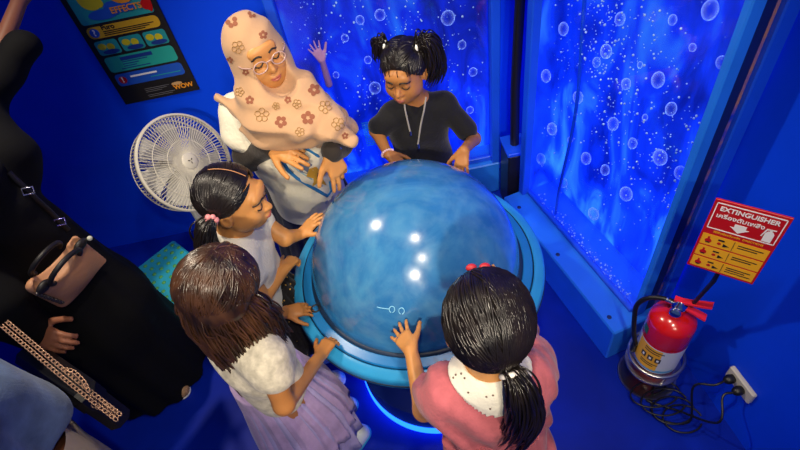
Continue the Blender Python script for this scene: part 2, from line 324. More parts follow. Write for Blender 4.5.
# back tank
T1Y = 2.02; X0, X1 = -.345, .585
t1 = root('bubble_tank', 'blue bubble tank against the back wall behind the girl in the black top', 'tank', ((X0+X1)/2, T1Y+.07, 0))
def b1(mb, x0, x1, y0, y1, z0, z1, bev=.004): return mb.box(((x0+x1)/2, (y0+y1)/2, (z0+z1)/2), (x1-x0, y1-y0, z1-z0), None, bev)
b1(MB(), X0, X1, T1Y, 2.199, .001, ZB, .006).build('base_cabinet', M['ledge'], t1)
b1(MB(), X0+.04, X1-.04, T1Y+.03, T1Y+.055, ZB, ZB+.03).build('bottom_rail', M['frame'], t1)
for xa, xb in ((X0, X0+.04), (X1-.04, X1)): b1(MB(), xa, xb, T1Y+.005, T1Y+.06, ZB, ZT).build('post', M['frame'], t1)
b1(MB(), X0+.04, X1-.04, T1Y+.04, T1Y+.046, ZB, ZT, 0).build('glass_pane', M['pane'], t1)
b1(MB(), X0+.001, X1-.001, 2.182, 2.198, ZB, ZT, 0).build('lit_back_panel', M['led1'], t1)
for xa in (X0+.001, X1-.013): b1(MB(), xa, xa+.012, T1Y+.06, 2.182, ZB, ZT, 0).build('side_wall', M['ped'], t1)
b1(MB(), X0, X1, T1Y, 2.199, ZT, ZT+.08).build('top_cover', M['frame'], t1)
gr = MB()                                                  # fine mesh low in the back tank
for i in range(15):
    gr.box((-.085+.012*i, 2.16, .46), (.002, .002, .15)); 
for i in range(13): gr.box((0, 2.16, .388+.012*i), (.17, .002, .002))
gr.build('mesh_panel', M['turq'], t1)
# dark control column in the corner between both tanks
cc = root('control_cabinet', 'dark cabinet standing in the gap between the two bubble tanks', 'cabinet', (.62, 1.93, 0))
CX = float(Py(510, 165, 1.93)[0])+.02
MB().box((CX, 1.93, .19), (.10, .14, .378), None, .006).build('body', M['black'], cc)
MB().box((CX, 1.93, .39), (.11, .15, .02), None, .004).build('top', M['frame'], cc)
MB().tube([(CX, 1.93, .40), (CX, 1.95, .7), (CX+.02, 1.98, 1.2), (CX+.02, 1.98, 1.9)], .022).build('dark_gap_tube', M['black'], cc, True)  # black tube added to stand for the darkness of the open gap
# bubbles
def bubble(name, c, r, label, group, ax):
    o = MB().ell((0, 0, 0), 1, None, 20, 14).build(name, M['bubble'], None, True); o.location = [float(v) for v in c]; o.scale = (r*ax[0], r*ax[1], r*ax[2]); o.rotation_euler = (0, 0, math.atan2(-T2D[0], T2D[1])); tag(o, label, 'bubble', group); return o
proto = None
BL = [(47, 58, 11), (160, 38, 11), (340, 20, 17), (132, 103, 12), (113, 125, 9), (12, 152, 11), (172, 168, 10), (236, 160, 14), (76, 195, 11), (262, 218, 12), (24, 258, 11), (146, 248, 12), (185, 287, 10), (92, 317, 11), (240, 315, 14), (130, 340, 10), (47, 366, 9), (172, 388, 13), (107, 428, 11), (2, 318, 10), (265, 40, 9), (364, 125, 11), (280, 345, 12), (305, 95, 7), (210, 235, 6), (60, 280, 6), (200, 130, 6)]
def on_plane(px, py, n):
    r = ray(px, py); q = L2(n, 0); t = ((q-CAM)@T2N)/(r@T2N); return CAM+r*t
for i, (a, b, rr) in enumerate(BL):
    p = on_plane(540+a/2, b/2, .15+.04*((i*7) % 5)/5); D = (p-CAM)@FWD; r = rr/2*D/FPX*1.15
    if proto is None: proto = bubble('bubble', p, r, 'round air bubble rising in the lit water of the right tank', 'large bubbles in the right tank', (.7, .95, 1.1))
    else:
        o = proto.copy(); COL.objects.link(o); o.location = [float(v) for v in p]; s = .9+.2*random.random(); o.scale = (r*.7, r*.95*s, r*1.1)
pr1 = None
for i, (x, y, rr) in enumerate([(448, 18, 13), (375, 88, 11), (380, 15, 10), (473, 72, 8), (345, 38, 7), (462, 45, 8), (368, 60, 7), (508, 45, 6), (360, 20, 8), (470, 110, 7), (336, 75, 6), (352, 128, 6)]):
    p = Py(x, y, 2.10+.01*(i % 4)); r = rr/2*((p-CAM)@FWD)/FPX*1.1
    if p[0] > X1-.06: continue
    if pr1 is None: pr1 = bubble('bubble', p, r, 'round air bubble rising in the lit water of the back tank', 'large bubbles in the back tank', (1, .7, 1.1)); pr1.rotation_euler = (0, 0, 0)
    else: o = pr1.copy(); COL.objects.link(o); o.location = [float(v) for v in p]; o.scale = (r, r*.7, r*1.1)
def tiny(name, pts, label):
    mb = MB()
    for c, r in pts: mb.ell(c, r, None, 6, 4)
    o = mb.build(name, M['tiny'], None, True); tag(o, label, 'bubbles', kind='stuff')
pts = []
for col in range(16):                                     # rising strings and clusters
    t0 = .12+.68*rng.random(); n0 = .13+.1*rng.random(); z0 = ZB+.05+.9*rng.random(); ln = .25+.5*rng.random()
    for k in range(int(26+rng.random()*22)):
        z = z0+ln*rng.random(); t = t0+.05*rng.normal()*(.3+z-z0); n = min(max(n0+.02*rng.normal(), .13), .25)
        if .10 < t < LEN-.06 and ZB < z < ZT-.05: pts.append((L2(n, t, z), .0016+.0035*rng.random()**3))
for k in range(300): pts.append((L2(.13+.12*rng.random(), .10+(LEN-.17)*rng.random(), ZB+.02+1.9*rng.random()), .0012+.003*rng.random()**3))
for k in range(160): pts.append((L2(.125+.03*rng.random(), .10+(LEN-.17)*rng.random(), ZB+.01+.06*rng.random()**2), .0015+.004*rng.random()**2))
tiny('tiny_bubbles', pts, 'fine specks of air drifting through the water of the right tank')
pts = []
for col in range(15):
    x0 = X0+.09+(X1-X0-.18)*rng.random(); y0 = 2.09+.06*rng.random(); z0 = .5+.9*rng.random(); ln = .15+.4*rng.random()
    for k in range(int(22+rng.random()*26)):
        z = z0+ln*rng.random(); x = x0+.05*rng.normal()
        if X0+.05 < x < X1-.05: pts.append(((x, min(2.17, max(2.075, y0+.01*rng.normal())), z), .0016+.0042*rng.random()**3))
for k in range(260): pts.append(((X0+.06+(X1-X0-.12)*rng.random(), 2.075+.09*rng.random(), ZB+.05+1.5*rng.random()), .0013+.0035*rng.random()**3))
tiny('tiny_bubbles', pts, 'fine specks of air drifting through the water of the back tank')
# ------------------------------------------------------------------ poster on the back wall
px0, px1, pz0, pz1 = -1.122, -.775, .872, 1.52; PYf = 2.196
po = root('poster', 'black instruction board with teal, yellow and blue panels on the wall', 'sign', ((px0+px1)/2, PYf, pz0))
MB().box(((px0+px1)/2, PYf, (pz0+pz1)/2), (px1-px0, .008, pz1-pz0), None, .002).build('board', M['blkp'], po)
pc = {'teal': mat('teal print', (.02, .30, .32), .35), 'yel': mat('gold print', (.62, .36, .02), .35), 'blue': mat('blue print', (.015, .09, .52), .35), 'tg': mat('green teal print', (.02, .36, .30), .35), 'navy': mat('navy print', (.01, .04, .25), .4), 'lime': mat('yellow print bright', (.60, .52, .02), .35), 'red': M['redp'], 'or': mat('orange print', (.75, .28, .02), .4), 'w': M['whp'], 'k': M['blkp']}
def rrect(x0, x1, z0, z1, r, n=5):
    o = []
    for cx, cz, a0 in ((x1-r, z1-r, 0), (x0+r, z1-r, 90), (x0+r, z0+r, 180), (x1-r, z0+r, 270)):
        for i in range(n+1): a = math.radians(a0+90*i/n); o.append((cx+r*math.cos(a), cz+r*math.sin(a)))
    return o
PW, PH = px1-px0, .55
def pp(u, v): return (px0+u*PW, pz0+v*PH)                 # u across, v up in poster units (v=1 is .55 m)
layer = [0]
def pflat(mb, pts, lay): mb.prism([(x, PYf-.0041-.0006*lay, z) for x, z in pts], (0, -.0005, 0))
def panel(name, u0, u1, v0, v1, m, lay=0, r=.012):
    mb = MB(); a, b = pp(u0, v0), pp(u1, v1); pflat(mb, rrect(a[0], b[0], a[1], b[1], r), lay); return mb.build(name, m, po)
def blob(name, parts, m, lay):
    mb = MB()
    for q_, (u, v, ru, rv) in enumerate(parts):
        c = pp(u, v); pflat(mb, [(c[0]+ru*PW*math.cos(a), c[1]+rv*PW*math.sin(a)) for a in np.linspace(0, 2*math.pi, 22)[:-1]], lay+.2*q_)
    return mb.build(name, m, po)
def ptext(s, u, v, size, m, lay=1, al='LEFT', bold=0):
    p = pp(u, v); return text_obj('lettering', s, size, m, po, Matrix.Translation((p[0], PYf-.0046-.0006*lay, p[1])) @ Matrix.Rotation(math.pi/2, 4, 'X'), al, .0002, bold)
def lines(parts, m, lay=1, th=.004):
    mb = MB()
    for (u0, u1, v) in parts: a, b = pp(u0, v), pp(u1, v); pflat(mb, [(a[0], a[1]-th/2), (b[0], a[1]-th/2), (b[0], a[1]+th/2), (a[0], a[1]+th/2)], lay)
    return mb.build('printed_lines', m, po)
panel('picture_panel', .07, .93, .685, 1.14, pc['teal']); panel('text_panel', .07, .93, .575, .665, pc['yel'], 0, .02)
for u in (.07, .365, .66): panel('small_picture', u, u+.27, .44, .555, pc['teal'])
panel('text_panel', .07, .93, .29, .42, pc['tg'], 0, .016); panel('text_panel', .07, .93, .165, .272, pc['blue'], 0, .016)
blob('yellow_shape', [(.30, .86, .13, .13), (.24, .90, .08, .1), (.37, .82, .06, .05)], pc['lime'], 1)
blob('blue_shape', [(.36, .74, .17, .06), (.50, .77, .10, .08), (.64, .76, .12, .05)], pc['blue'], 2)
blob('gold_shape', [(.66, .87, .15, .13)], pc['or'], 3); blob('red_shape', [(.90, .80, .045, .17), (.87, .75, .055, .06)], pc['red'], 2)
ptext('EFFECTS', .46, .735, .034, pc['or'], 5, bold=.0008)
blob('badge', [(.15, .62, .055, .055)], pc['blue'], 1); ptext('?', .15, .60, .036, pc['w'], 2, 'CENTER', .001); ptext('Puro', .25, .632, .028, pc['k'], 1, bold=.001)
lines([(.25, .86, .618), (.25, .80, .604), (.25, .74, .59)], pc['k'])
for k, u in enumerate((.07, .365, .66)):
    blob('gold_shape', [(u+.07, .51, .05, .04), (u+.17, .50, .045, .045)], pc['lime'], 1); blob('navy_shape', [(u+.15, .463, .10, .03)], pc['navy'], 2)
lines([(.26, .66, .39)], pc['navy'], 1, .016); lines([(.26, .58, .365), (.26, .46, .346), (.26, .42, .328), (.22, .58, .31)], pc['navy'])
blob('badge', [(.15, .218, .05, .05)], pc['red'], 1); ptext('!', .15, .20, .036, pc['w'], 2, 'CENTER', .001); lines([(.26, .60, .235)], pc['w'], 1, .008); lines([(.5, .88, .20)], pc['tg'], 1, .003)
lines([(.34, .66, .105), (.34, .62, .09), (.34, .55, .075), (.34, .7, .045), (.34, .66, .03)], mat('grey print', (.15, .15, .16), .5), 1, .0022)
ptext('WOW', .70, .05, .030, pc['or'], 1, bold=.0012); blob('pale_tag', [(.76, .10, .07, .022)], mat('tan print', (.55, .33, .14), .4), 1)
# ------------------------------------------------------------------ fire extinguisher, its stand and sign
EX = np.array([.858, .836, 0])
st = root('extinguisher_stand', 'steel floor stand with a round foot, hoop and thin sign pole holding the extinguisher', 'stand', EX)
auto(MB().lathe([(.106, .001), (.110, .006), (.108, .012), (.098, .012), (.092, .008), (.02, .007)], EX, n=64).build('foot', M['steel'], st))
MB().lathe([(.045, .007), (.042, .02), (.04, .09), (.062, .10), (.064, .108)], EX, n=32).build('column', mat('dark red enamel', (.20, .006, .006), .3), st, True)
an = np.linspace(0, 2*math.pi, 49)[:-1]
MB().tube([EX+(.098*math.cos(a), .098*math.sin(a), .185) for a in an], .006, 8, True).build('hoop', M['steel'], st, True)
auto(MB().lathe([(.096, .112), (.1, .114), (.1, .124), (.06, .126), (.02, .120)], EX, n=48).build('tray', M['steel'], st))
sp = EX+np.array([.085, .035, 0])
for a in (.4, 2.5, 4.6): MB().tube([EX+(.09*math.cos(a), .09*math.sin(a), .12), EX+(.098*math.cos(a), .098*math.sin(a), .185)], .004).build('strut', M['steel'], st, True)
SBL, SBR = np.array([.775, .795, 0]), np.array([.900, .690, 0]); SZ0, SZ1 = .83, 1.095
sc_ = (SBL+SBR)/2
MB().tube([EX+(.06, .07, .012), EX+(.075, .06, .25), (sc_[0]+.012, sc_[1]+.014, SZ0-.06), (sc_[0]+.010, sc_[1]+.012, SZ0+.12)], .0065).build('sign_pole', M['black'], st, True)
fe = root('fire_extinguisher', 'red fire extinguisher with yellow and white label standing in the steel hoop', 'extinguisher', EX+(0, 0, .126))
B = EX+np.array([0, 0, .127]); RB = .077
auto(MB().lathe([(.07, 0), (RB, .006), (RB, .30)]+[(RB*math.cos(a)+.0, .30+.055*math.sin(a)) for a in np.linspace(.15, 1.25, 8)]+[(.022, .358), (.022, .372)], B, n=64).build('cylinder', M['red'], fe), 50)
MB().lathe([(RB+.0006, .045), (RB+.0009, .05), (RB+.0009, .20), (RB+.0006, .205)], B, n=64, caps=False).build('label_band', mat('pale label', (.62, .66, .70), .35), fe, True)
def cylpatch(name, m, a0, a1, z0, z1, parent=fe, r=RB+.0014):
    n = 14; v = []; f = []
    for i in range(n+1):
        a = a0+(a1-a0)*i/n
        for z in (z0, z1): v.append(B+(r*math.cos(a), r*math.sin(a), z))
    for i in range(n): f.append([2*i, 2*i+2, 2*i+3, 2*i+1])
    return link(name, mesh_np(name, v, f), m, parent, True)
fa = math.atan2(-EX[1], -EX[0])                            # side that faces the room
cylpatch('yellow_label', M['yelp'], fa-1.0, fa+.25, .06, .20); cylpatch('blue_stripe', mat('sky print', (.08, .35, .62), .4), fa-1.2, fa+1.1, .05, .066); cylpatch('red_stripe', M['red'], fa-1.3, fa+1.3, .205, .215)
for k in range(3): cylpatch('pictogram', M['blkp'], fa-.62+.34*k, fa-.62+.34*k+.24, .12, .15, fe, RB+.002)
for k in range(3): cylpatch('pictogram', M['whp'], fa-.55+.34*k, fa-.55+.34*k+.10, .128, .142, fe, RB+.0026)
for z, w in ((.185, 1.0), (.172, .8), (.10, .9), (.088, .7)): cylpatch('printed_line', M['blkp'], fa-.55, fa-.55+w*.9, z-.003, z+.003, fe, RB+.002)
cylpatch('badge', mat('dark green print', (.02, .12, .06), .4), fa-1.15, fa-.75, .235, .275, fe, RB+.001)
T = B+(0, 0, .372); hx = N_((.75, -.66, 0))
MB().lathe([(.02, 0), (.024, .004), (.024, .03), (.014, .034), (.014, .05)], T, n=24).build('valve', M['chrome'], fe, True)
MB().lathe([(.018, 0), (.018, .012), (.013, .014)], T+hx*.0+np.array([-.02, -.016, .012]), frame_z((-.6, -.7, .35)), n=24).build('pressure_gauge', M['chrome'], fe, True)
def lever(z0, dz, m, nm, w=.026, L=.085):
    R = np.stack([hx, np.cross((0, 0, 1), hx), (0, 0, 1)], 1); mb = MB(); pts = []
    for t in np.linspace(-.25, 1, 10): pts.append((t*L, z0+dz*max(t, 0)**1.3))
    for s in (1,):
        v = []; 
        for (x, z) in pts:
            ww = w*(.75+.25*min(1, max(0, x/L*1.4)))/1
            for yy, zz in ((-ww/2, -.004), (ww/2, -.004), (ww/2, .004), (-ww/2, .004)): v.append(T+R@np.array([x, yy, z+zz]))
        f = [[4*i+j, 4*i+(j+1) % 4, 4*i+4+(j+1) % 4, 4*i+4+j] for i in range(9) for j in range(4)]+[[3, 2, 1, 0], [36, 37, 38, 39]]
        mb.add(v, f)
    return auto(mb.build(nm, m, fe), 50)
M['hand'] = mat('bright red handle', (.80, .02, .03), .3, coat=.4)
lever(.048, .03, M['hand'], 'squeeze_lever'); lever(.026, -.022, M['hand'], 'carry_handle')
hb = T+(0, 0, .02); hose = [hb, hb-hx*.04+(0, 0, .008), hb-hx*.085+(-.01, .0, -.01), hb-hx*.115+(-.015, -.01, -.06), B-hx*.11+(-.02, -.02, .26), B-hx*.105+(-.015, -.03, .18), B-hx*.095+(-.01, -.035, .12)]
def spline(P, n=40):
    P = [np.array(p, float) for p in P]; P = [2*P[0]-P[1]]+P+[2*P[-1]-P[-2]]; o = []
    for i in range(1, len(P)-2):
        for t in np.linspace(0, 1, max(2, n//(len(P)-3)), endpoint=False):
            a, b, c, d = P[i-1:i+3]; o.append(.5*((2*b)+(c-a)*t+(2*a-5*b+4*c-d)*t*t+(3*b-a-3*c+d)*t**3))
    o.append(P[-2]); return np.array(o)
hs = MB().tube(spline(hose), .0085, 10).build('hose', M['black'], fe, True)
MB().tube([hose[-1], hose[-1]+np.array([0, 0, -.05])], .011, 10).build('nozzle', M['black'], hs, True)
MB().tube([hb, hb-hx*.045+(0, 0, .008)], .010, 10).build('hose_fitting', M['chrome'], hs, True)
# sign
sx = N_(SBR-SBL); SW = float(np.linalg.norm(SBR-SBL)); sn = np.cross(sx, (0, 0, 1.0)); SH = SZ1-SZ0
if sn@(CAM-sc_) < 0: sn = -sn
sg = root('extinguisher_sign', 'red and yellow EXTINGUISHER instruction sign on a thin pole', 'sign', (sc_[0], sc_[1], SZ0))
RS = np.stack([sx, -sn, (0, 0, 1)], 1)
def sp_(u, v, l=0): return SBL+sx*u*SW+np.array([0, 0, SZ0+v*SH])+sn*(.003+.0006*l)
MB().box(sp_(.5, .5, -5), (SW, .006, SH), RS, .001).build('board', M['redp'], sg)
def sflat(name, polys, m, l, parent=None):
    mb = MB()
    for pl in polys: mb.prism([sp_(u, v, l) for u, v in pl], sn*.0005)
    return mb.build(name, m, parent or sg)
def rc(u0, u1, v0, v1): return [(u0, v0), (u1, v0), (u1, v1), (u0, v1)]
sflat('white_border', [rc(.04, .96, .955, .968), rc(.04, .96, .615, .628), rc(.04, .055, .615, .968), rc(.945, .96, .615, .968)], M['whp'], 0)
for i in range(3): sflat('yellow_panel', [rc(.035, .965, .03+.175*i, .185+.175*i)], M['yelp'], 0)
def stext(s, u, v, size, m, al='CENTER', bold=.0003, sx_=1):
    p = sp_(u, v, 1.2); R = Matrix([[sx[i]*sx_, (0, 0, 1)[i], sn[i], p[i]] for i in range(3)]+[[0, 0, 0, 1]]); return text_obj('lettering', s, size, m, sg, R, al, .0002, bold)
stext('EXTINGUISHER', .5, .875, .0205, M['whp'], bold=.0006, sx_=.92); stext('เครื่องดับเพลิง', .42, .785, .0185, M['whp'], bold=.0004); stext('วิธีใช้เครื่องดับเพลิง  DIRECTIONS', .5, .570, .0085, M['yelp'], bold=.0002, sx_=.95)
sflat('arrow', [[(.38, .71), (.33, .71), (.46, .645), (.59, .71), (.54, .71), (.54, .755), (.38, .755)]], M['whp'], 1)
sflat('extinguisher_icon', [rc(.78, .90, .64, .75), [(.78, .75), (.90, .75), (.87, .78), (.81, .78)], rc(.825, .855, .78, .80), [(.74, .70), (.755, .70), (.79, .79), (.90, .80), (.90, .812), (.775, .805)]], M['whp'], 1)
for i in range(3):
    v = .03+.175*i; mb = [rc(.55, .90, v+.10, v+.112), rc(.55, .83, v+.07, v+.082)]+([rc(.55, .92, v+.04, v+.05)] if i == 0 else [])
    sflat('printed_lines', mb, M['blkp'], 1)
    cir = lambda u, w, r: [(u+r*math.cos(a), w+r*.6*math.sin(a)) for a in np.linspace(0, 6.28, 13)[:-1]]
    sflat('pictogram', [cir(.14, v+.065, .05), rc(.12, .15, v+.09, v+.125), cir(.30, v+.06, .03)], M['redp'], 1)
    sflat('pictogram', [rc(.27, .36, v+.10, v+.12), [(.36, v+.03), (.45, v+.05), (.36, v+.075)], rc(.11, .17, v+.035, v+.05), rc(.49, .497, v+.01, v+.145)], M['blkp'], 1.5)
# socket on the right wall
def Pw(px, py, off=0): r = ray(px, py); q = np.array([1.05, .65, 0])-TWN*off; return CAM+r*(((q-CAM)@TWN)/(r@TWN))
a_, b_ = Pw(731, 370), Pw(756, 398); zc = (a_[2]+b_[2])/2; mid = (a_+b_)/2; SLn = np.linalg.norm((a_-b_)[:2])
so = root('power_socket', 'white double wall socket low on the blue wall by the extinguisher', 'socket', mid)
MB().box(mid-TWN*.009, (.018, max(SLn, .11), .062), RW, .004).build('plate', M['white'], so)
pl = []
for k, s in enumerate((.55, -.35)):
    c = mid-TWN*.03+TWD*SLn*.42*s
    p = root('power_plug', ('black plug in the far end of the white wall socket', 'black plug in the near end of the white wall socket')[k], 'plug', c)
    MB().ell(c, (.024, .017, .017), RW, 16, 10).build('plug_body', M['black'], p, True)
    e = c-TWN*.02; g = [e, e-TWN*.035+np.array([0, 0, -.01]), e-TWN*.08+TWD*(.03-.09*k)+np.array([0, 0, -.06]), np.array([mid[0]-.14-.02*k, mid[1]-.02+.05*k, .03]), np.array([mid[0]-.24, mid[1]+.03+.07*k, .008]), np.array([mid[0]-.20+.05*k, mid[1]+.13, .008]), np.array([mid[0]-.13, mid[1]+.24, .008])]
    MB().tube(spline(g, 60), .0042, 8).build('cable', M['black'], p, True)
co = MB()
for k in range(4):
    cx, cy = mid[0]-.15-.02*k, mid[1]+.0+.035*k; co.tube([(cx+(.075+.008*k)*math.cos(a)*(1-.02*a), cy+(.055)*math.sin(a), .006+.006*k+.004*a) for a in np.linspace(0, 5.6, 40)], .0036, 7)
tag(co.build('cable_coil', M['black'], None, True), 'loose black cable looped on the floor below the wall socket', 'cable')
# ------------------------------------------------------------------ fan
fn = N_((.77, -.48, .48)); FC = Pd(190, 161, 2.13); RF = frame_z(fn, (.53, .85, 0)); FR = .198
fan = root('pedestal_fan', 'white pedestal fan with a round wire cage beside the wall', 'fan', (FC[0]-fn[0]*.1, FC[1]-fn[1]*.1, 0))
def fp(r, a, z): return FC+RF@np.array([r*math.cos(a), r*math.sin(a), z])
ln = []; NR = 84
for k in range(NR):
    a = 2*math.pi*k/NR; ln.append([fp(r, a+.5*(1-r/FR)*.35, -.028*((r/FR)**2.4)) for r in np.linspace(.034, FR, 9)])
v, f = tube_np(ln+[[fp(r, a, -.028*(r/FR)**2.4) for a in np.linspace(0, 2*math.pi, 73)] for r in (.09, .145)], [.0015]*NR+[.002]*2, 5); link('front_grille', mesh_np('front_grille', v, f), M['white'], fan)
ln = []
for k in range(NR):
    a = 2*math.pi*k/NR; ln.append([fp(r, a, z) for r, z in ((FR, -.034), (FR, -.07), (FR*.97, -.105), (FR*.86, -.128), (FR*.6, -.14), (.05, -.145))])
v, f = tube_np(ln+[[fp(FR*.97, a, -.105) for a in np.linspace(0, 2*math.pi, 73)]], [.0018]*NR+[.0025], 5); link('rear_grille', mesh_np('rear_grille', v, f), M['white'], fan)
MB().lathe([(FR-.002, -.022), (FR+.006, -.022), (FR+.008, -.03), (FR+.006, -.044), (FR-.002, -.044)], FC, RF, 96, caps=False).build('cage_rim', M['white'], fan, True)
MB().lathe([(.001, .006), (.03, .005), (.036, .0), (.036, -.006)], FC, RF, 40).build('hub_badge', M['white'], fan, True)
hbm = MB(); 
for k in range(3): a = .3+2.09*k; hbm.tube([fp(.003, a, .0068), fp(.012, a, .0068)], .0016, 6)
hbm.build('hub_mark', M['blkp'], fan, True)
bl = MB()
for k in range(7):
    a0 = 2*math.pi*k/7; g = []
    for i in range(7):
        r = .04+.135*i/6
        for j in range(5): a = a0+(.75*(j/4-.5))*(1.0-.15*i/6)+.25*i/6; g.append(fp(r, a, -.075+.035*(j/4-.5)))
    bl.add(g, [[i*5+j, i*5+j+1, i*5+j+6, i*5+j+5] for i in range(6) for j in range(4)])
bl.build('blades', mat('grey white blades', (.5, .49, .46), .4), fan, True)
MB().lathe([(.04, -.05), (.042, -.12), (.055, -.15), (.052, -.22), (.03, -.245), (.001, -.25)], FC, RF, 32).build('motor_housing', M['white'], fan, True)
mh = FC-fn*.19
MB().tube([mh, mh+(0, 0, -.07), (mh[0], mh[1], .3)], .02, 16).build('neck', M['white'], fan, True)
MB().tube([(mh[0], mh[1], .34), (mh[0], mh[1], .03)], .026, 16).build('pole', M['white'], fan, True)
auto(MB().lathe([(.17, .001), (.175, .012), (.165, .024), (.06, .035), (.03, .06), (.03, .08)], (mh[0], mh[1], 0), n=48).build('foot', M['white'], fan))
# ------------------------------------------------------------------ step stool
s0 = np.array([-1.33, 1.74]); e1 = N_((.31, -.35, 0)); e2 = np.array([-e1[1], e1[0], 0]); 
stl = root('step_stool', 'turquoise plastic step stool with green grip dots on its top', 'stool', (s0[0]+e1[0]*.25+e2[0]*.12, s0[1]+e1[1]*.25+e2[1]*.12, 0))
RS3 = np.stack([e1, e2, (0, 0, 1)], 1)
def sq(u, v, z): return np.array([s0[0], s0[1], 0])+e1*u+e2*v+np.array([0, 0, z])
MB().box(sq(.25, .12, .24), (.50, .25, .03), RS3, .01).build('top', M['turq'], stl)
dots = MB()
for i in range(11):
    for j in range(6): dots.lathe([(.010, 0), (.010, .002), (.006, .004), (.001, .004)], sq(.035+.043*i, .02+.04*j+(.02 if i % 2 else 0)*.5, .255), n=10)
dots.build('grip_dots', M['green'], stl, True)
for u, v in ((.03, .02), (.47, .02), (.03, .22), (.47, .22)): MB().box(sq(u, v, .113), (.04, .04, .225), RS3, .008).build('leg', M['turq'], stl)
for v in (0.006, .234):
    mb = MB()
    for k in range(3): mb.box(sq(.25, v, .06+.055*k), (.46, .012, .022), RS3, .004)
    mb.build('side_rail', M['turq'], stl)
# ------------------------------------------------------------------ light
def lamp(name, loc, tgt, power, col, size=.05, ang=70, blend=.6):
    l = bpy.data.lights.new(name, 'SPOT'); l.energy = power; l.color = col; l.shadow_soft_size = size; l.spot_size = math.radians(ang); l.spot_blend = blend
    o = bpy.data.objects.new(name, l); COL.objects.link(o); o.location = loc; o.rotation_euler = (V(tgt)-V(loc)).to_track_quat('-Z', 'Y').to_euler(); return o
WARM = (1, .86, .66)
lamp('ceiling_spot', (-1.13, 1.51, 2.8), (-.05, 1.1, .8), 115, WARM, ang=92)
lamp('ceiling_spot', (.17, .515, 2.8), (0, 1.1, .8), 60, WARM)
lamp('ceiling_spot', (.32, -.41, 2.8), (.1, 1.0, .8), 75, WARM, ang=60)
lamp('ceiling_spot', (-.17, -1.44, 2.8), (-.15, 1.50, .90), 225, WARM, ang=30)
lamp('ceiling_spot', (.20, -1.76, 2.8), (.4, 1.1, .9), 85, WARM, ang=46)
w = bpy.data.worlds.new('world'); SC.world = w; w.use_nodes = True; w.node_tree.nodes['Background'].inputs[0].default_value = (.13, .25, .75, 1); w.node_tree.nodes['Background'].inputs[1].default_value = .22
# ================================================================== people
def skinm(n, c): return mat(n, c, .45, spec=.35, noise=.10, nscale=14, sss=.08)
M['skinA'] = skinm('light brown skin', (.62, .28, .085)); M['skinB'] = skinm('tan skin', (.52, .23, .07)); M['skinC'] = skinm('brown skin', (.47, .195, .055)); M['skinD'] = skinm('dark brown skin', (.34, .13, .07))  # skinD is the darkest skin tone
def hairm(n, c, c2, rough=.32): return mat(n, c, rough, spec=.55, noise=1, nscale=26, col2=c2, stretch=(1, 1, .3))
M['hairK'] = hairm('black hair', (.012, .008, .006), (.004, .003, .003)); M['hairB'] = hairm('dark brown hair', (.07, .029, .012), (.010, .005, .003), .30)
M['brow'] = mat('dark brows', (.02, .012, .008), .6); M['lip'] = mat('lips', (.45, .12, .08), .4); M['eyew'] = mat('eye white', (.75, .72, .68), .2); M['iris'] = mat('dark iris', (.01, .006, .004), .1)
class Head:
    def __init__(s, c, fwd, up=(0, 0, 1), size=1.0, tilt=0):
        s.c = np.array(c, float); f = N_(fwd); u = np.array(up, float); x = N_(np.cross(f, u)); u = np.cross(x, f)
        if tilt: a = math.radians(tilt); x, u = x*math.cos(a)+u*math.sin(a), u*math.cos(a)-x*math.sin(a)
        s.R = np.stack([x, f, u], 1); s.s = size           # x = person's right, y = forward, z = up
    def p(s, x, y, z): return s.c+s.R@(np.array([x, y, z])*s.s)
    def e(s, F, c, r, k=.01, op='add'): F.ell(s.p(*c), np.array(r if np.ndim(r) else [r]*3)*s.s, s.R, k*s.s, op)
    def k(s, F, a, b, ra, rb=None, k=.01, op='add'): F.cap(s.p(*a), s.p(*b), ra*s.s, (rb or ra)*s.s, k*s.s, op)
def head_sdf(F, H, neck):
    H.e(F, (0, -.012, .022), (.071, .086, .078)); H.e(F, (0, .028, -.030), (.056, .056, .066), .03); H.e(F, (0, .036, -.070), (.034, .040, .030), .03)
    for q in (-1, 1):
        H.e(F, (q*.033, .052, -.036), (.024, .022, .026), .02); H.e(F, (q*.046, .02, -.05), (.02, .03, .03), .02)
        H.e(F, (q*.028, .090, -.006), (.017, .014, .010), .014, 'sub'); H.e(F, (q*.028, .071, -.004), (.0145, .0125, .0115), .003)
    H.e(F, (0, .074, .028), (.045, .016, .02), .02)
    H.k(F, (0, .078, -.004), (0, .094, -.030), .0065, .010, .008)
    for q in (-1, 1): H.e(F, (q*.010, .086, -.033), (.0075, .008, .006), .005)
    H.e(F, (0, .083, -.054), (.018, .010, .006), .006); H.e(F, (0, .081, -.064), (.016, .010, .006), .005); H.e(F, (0, .092, -.0585), (.017, .008, .0016), .003, 'sub')
    for q in (-1, 1):
        H.e(F, (q*.073, -.008, -.012), (.010, .019, .028), .006); H.e(F, (q*.083, -.004, -.010), (.006, .010, .016), .004, 'sub')
    F.cap(H.p(0, -.022, -.045), neck, .041*H.s, .043*H.s, .03)
